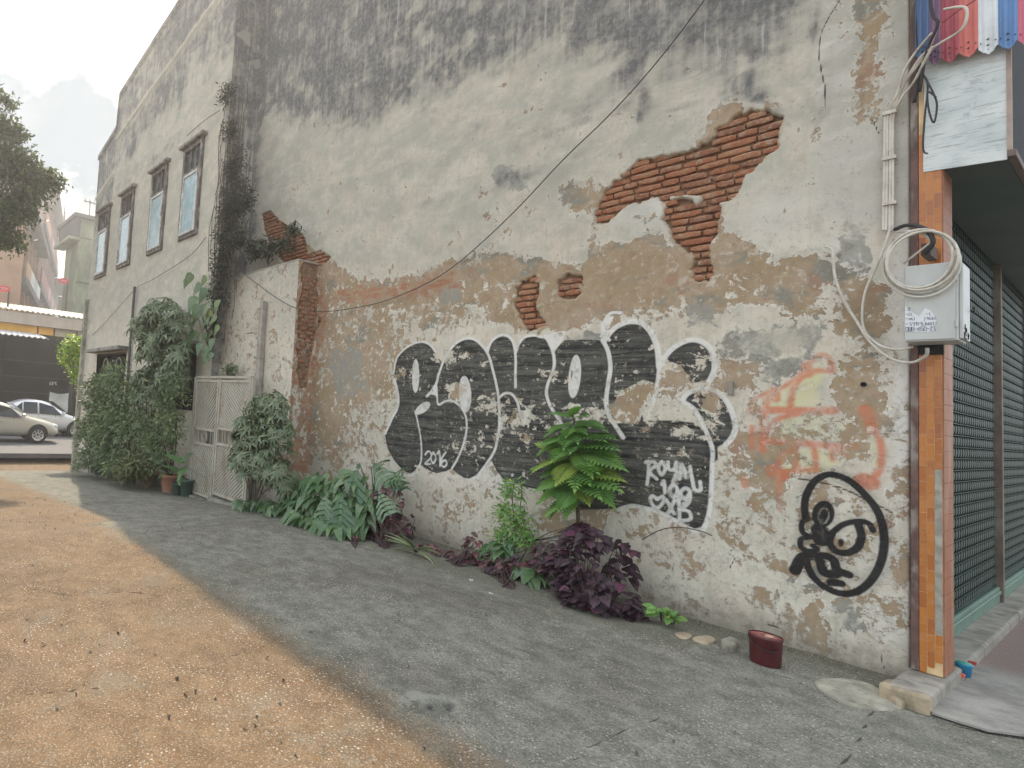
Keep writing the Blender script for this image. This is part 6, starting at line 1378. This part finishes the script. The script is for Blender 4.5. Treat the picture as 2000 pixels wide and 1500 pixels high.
for st in ([(98,746),(98,752)],[(101,746),(104,746),(102,752)],[(107,747),(110,746),(108,749),(110,752)]): m.tube([q2(*k_) for k_ in st],.028,4)
m.build('digits',simple('sign_white',(.6,.6,.58),.7,bmp=0),nbm)
# mossy building behind the shed
MOS=simple('mossy_concrete',(.26,.28,.19),.95,var=.35,scale=.5,dirt=(.10,.11,.08),dirtamt=.8,bmp=0); DKC=simple('dark_concrete',(.10,.10,.10),.9,var=.3,scale=.6,bmp=0)
xq=-44.; 
def hq(px,py): return H(px,py,0,xq)
yc0=hq(151,500)[1]; ztop=hq(165,421)[2]; zled=hq(152,463)[2]
xfar=H(128,500,1,yc0)[0]; xfar2=H(124,440,1,yc0)[0]; print('moss',yc0,ztop,zled,xfar,xfar2)
ms=empty('mossy_building',(xq,yc0,RZ),'tall mossy concrete building with a dark top rising behind the shed','building')
MB().box((xfar,yc0,RZ-1),(xq,yc0+14,zled)).build('wall',MOS,ms)
MB().box((xfar-1,yc0-.35,zled),(xq+.1,yc0+14,ztop-.3)).build('upper_storey',MOS,ms)
MB().box((xfar-1.2,yc0-.40,zled-.1),(xq+.3,yc0-.02,zled+3.2 if False else (ztop-.3))).build('side_cladding',DKC,ms)
MB().box((xfar-1.3,yc0-.55,ztop-.3),(xq+.4,yc0+14,ztop)).build('roof_slab',DKC,ms)
MB().box((xfar-.5,yc0-.9,zled-.35),(xq+.5,yc0-.02,zled-.11)).build('ledge',MOS,ms)
MB().box((xq+.1,yc0+1.2,zled+.8),(xq+.16,yc0+3.0,ztop-.9)).build('window',GLS,ms)
for zf in (.25,.5,.75): MB().box((xq+.0,yc0-.05,RZ+(zled-RZ)*zf),(xq+.15,yc0+14,RZ+(zled-RZ)*zf+.2)).build('floor_band',MOS,ms)
an=empty('roof_antenna',(xq+.2,hq(176,400)[1],ztop),'thin roof antenna with a small dish against the sky','antenna'); ay=hq(176,400)[1]; az_=hq(176,392)[2]
MB().tube([(xq,ay,ztop-.1),(xq,ay,az_)],.03,5).build('mast',CHR,an); m=MB()
for k in range(3): m.tube([(xq,ay-.5,az_-.1-k*.02),(xq,ay+.5,az_-.12-k*.02)],.02,4); m.tube([(xq,ay-.4+k*.35,az_-.3),(xq,ay-.4+k*.35,az_+.1)],.02,4)
m.build('elements',CHR,an); MB().lathe([(0,0),(.2,.05),(.32,.15)],(xq,ay+.5,az_+.25),14,'Y').build('dish',LRF,an,smooth=True)
# street of shophouses on the left
d3=RM@np.array([168-PP[0],745-PP[1],FP]); d2v=np.array([d3[0],d3[1]])/np.hypot(d3[0],d3[1])
r94=ray(94,560); k_=88/np.hypot(r94[0],r94[1]); P0=CAM[:2]+r94[:2]*k_
def plan(px,off=0):
    r=ray(px,600)[:2]; nrm=np.array([d2v[1],-d2v[0]])  # toward +? side
    Pq=P0+nrm*off
    A_=np.array([[r[0],-d2v[0]],[r[1],-d2v[1]]]); s_=np.linalg.solve(A_,Pq-CAM[:2]); return CAM[:2]+r*s_[0],s_[1]
def zpx(px,py,off=0):
    xy,_=plan(px,off); r=ray(px,py); k=np.linalg.norm(xy-CAM[:2])/np.hypot(r[0],r[1]); return CAM[2]+r[2]*k
nrm=np.array([d2v[1],-d2v[0]]); 
if np.dot(nrm,CAM[:2]-P0)<0: nrm=-nrm
def fac_pt(s,o,z): q=P0+d2v*s+nrm*o; return (q[0],q[1],z)
def fbox(m,s0,s1,o0,o1,z0,z1_):
    k=len(m.v); m.v+=[fac_pt(s,o,z) for z in (z0,z1_) for s,o in ((s0,o0),(s1,o0),(s1,o1),(s0,o1))]
    m.f+=[tuple(k+i for i in q) for q in ((0,3,2,1),(4,5,6,7),(0,1,5,4),(1,2,6,5),(2,3,7,6),(3,0,4,7))]
FC=[simple('fac_red',(.24,.10,.09),.8,var=.2,scale=.6,bmp=0),simple('fac_orange',(.42,.24,.14),.8,var=.2,scale=.6,bmp=0),simple('fac_teal',(.30,.38,.36),.8,var=.2,scale=.6,bmp=0),simple('fac_white',(.50,.50,.50),.8,var=.15,scale=.6,bmp=0),simple('fac_pink',(.40,.28,.26),.8,var=.2,scale=.6,bmp=0),DKC]
ztB=zpx(90,446); print('far street ztop',ztB,plan(60)[1],plan(94)[1],plan(0)[1],nrm)
def block(s0,s1,zt_,nf,pal,label,roof=True):
    c=fac_pt((s0+s1)/2,-4,RZ); root=empty('shophouse_block',c,label,'building','shophouses on the far street')
    m=MB(); fbox(m,s0,s1,-9,0,RZ-1,zt_); m.build('wall',pal[0],root,normals=True)
    fh=(zt_-RZ)/nf; nbay=max(2,int((s1-s0)/3.4)); bw=(s1-s0)/nbay
    for fl in range(nf):
        z=RZ+fl*fh
        m=MB(); fbox(m,s0,s1,.0,1.0,z+fh*.0,z+fh*.12); m.build('balcony_slab',DKC,root,normals=True)
        for b_ in range(nbay):
            m=MB(); fbox(m,s0+b_*bw+.25,s0+(b_+1)*bw-.25,.02,.12,z+fh*.42,z+fh*.90); m.build('window',(GLS,FC[2],FC[3])[random.randrange(3)],root,normals=True)
            m=MB(); fbox(m,s0+b_*bw+.05,s0+(b_+1)*bw-.05,.85,.98,z+fh*.12,z+fh*.36); m.build('balcony_panel',random.choice(pal),root,normals=True)
        for b_ in range(nbay+1):
            m=MB(); fbox(m,s0+b_*bw-.12,s0+b_*bw+.12,.0,.6,z,z+fh); m.build('fin',pal[0],root,normals=True)
    if roof:
        m=MB(); fbox(m,s0-.2,s1+.2,-9,1.6,zt_,zt_+.5); m.build('roof_slab',DKC,root,normals=True)
sA=plan(22)[1]; sB=plan(57)[1]; sC=plan(94)[1]
block(sA,sB-.2,ztB*.62,3,[FC[1],FC[0],FC[2],FC[3]],'red and orange shophouse nearest on the far street, partly behind the tree')
block(sB,sC,ztB,4,[FC[4],FC[0],FC[1],FC[3]],'tallest pinkish shophouse on the far street with dark eaves')
block(sC+.3,sC+14,zpx(93,545),3,[FC[2],FC[4],FC[3]],'teal-grey lower shophouse beyond the tallest one')
block(sC+14.3,sC+34,zpx(100,570),2,[DKC,FC[5],FC[2]],'dark low shophouse at the end of the far street')
rr=fac_pt(sC-3,1.4,ztB+.5); rl=empty('roof_frame',rr,'dark metal frame standing on the eaves of the tallest shophouse','frame'); m=MB()
for s_ in (-2.4,.0): m.tube([fac_pt(sC+s_,1.3,ztB+.45),fac_pt(sC+s_,1.3,ztB+4.)],.09,5)
for z_ in (1.4,2.4,3.4): m.tube([fac_pt(sC-2.4,1.3,ztB+z_),fac_pt(sC,1.3,ztB+z_)],.06,5)
m.build('frame_bars',CHR,rl)
def osign(px,py,dx,rpx,lab):
    c=Vector(H(px,py,0,dx)); s=pxm(c); r=rpx/s; root=empty('street_sign',tuple(c),lab,'sign','red oval signs')
    m=MB(); m.lathe([(0,0.06),(r,.06),(r,-.06),(0,-.06)],(0,0,0),20,'X'); m.v=[(a+c.x,b_*1.1+c.y,c_*.62+c.z) for a,b_,c_ in m.v]; m.build('board',simple('sign_red',(.55,.05,.06),.5,bmp=0),root,normals=True)
    m=MB(); m.bar((c.x+.07,c.y-r*.7,c.z+r*.1),(c.x+.07,c.y+r*.6,c.z+r*.12),r*.16,.02,(0,1,0)); m.bar((c.x+.07,c.y-r*.6,c.z-r*.15),(c.x+.07,c.y+r*.4,c.z-r*.2),r*.12,.02,(0,1,0)); m.build('lettering',simple('sign_white',(.6,.6,.58),.7,bmp=0),root)
    MB().tube([(c.x-.1,c.y+r*1.0,c.z),(c.x-.1,c.y+r*1.0,RZ)],.05,5).build('post',CHR,root)
osign(8,564,-30,10,'red oval street sign at the left edge above the shed roof')
osign(124,549,-40,9,'red oval sign beside the mossy building')
# ------------------------------------------------------------------ haze
hz=MB().box((-150,-60,-2),(12,90,32)); hm=bpy.data.materials.new('haze_air'); hm.use_nodes=True; t=NT(hm.node_tree); t.n.clear()  # haze volume added, standing in also for lens glare at the left
vol=t.new('ShaderNodeVolumePrincipled'); vol.inputs['Color'].default_value=(.93,.95,1,1); vol.inputs['Density'].default_value=HAZE; vol.inputs['Anisotropy'].default_value=.62
t.l.new(vol.outputs[0],t.new('ShaderNodeOutputMaterial').inputs['Volume'])
ho=hz.build('haze',hm,None); ho['kind']='stuff'; ho['label']='light haze in the air, standing in also for lens glare'
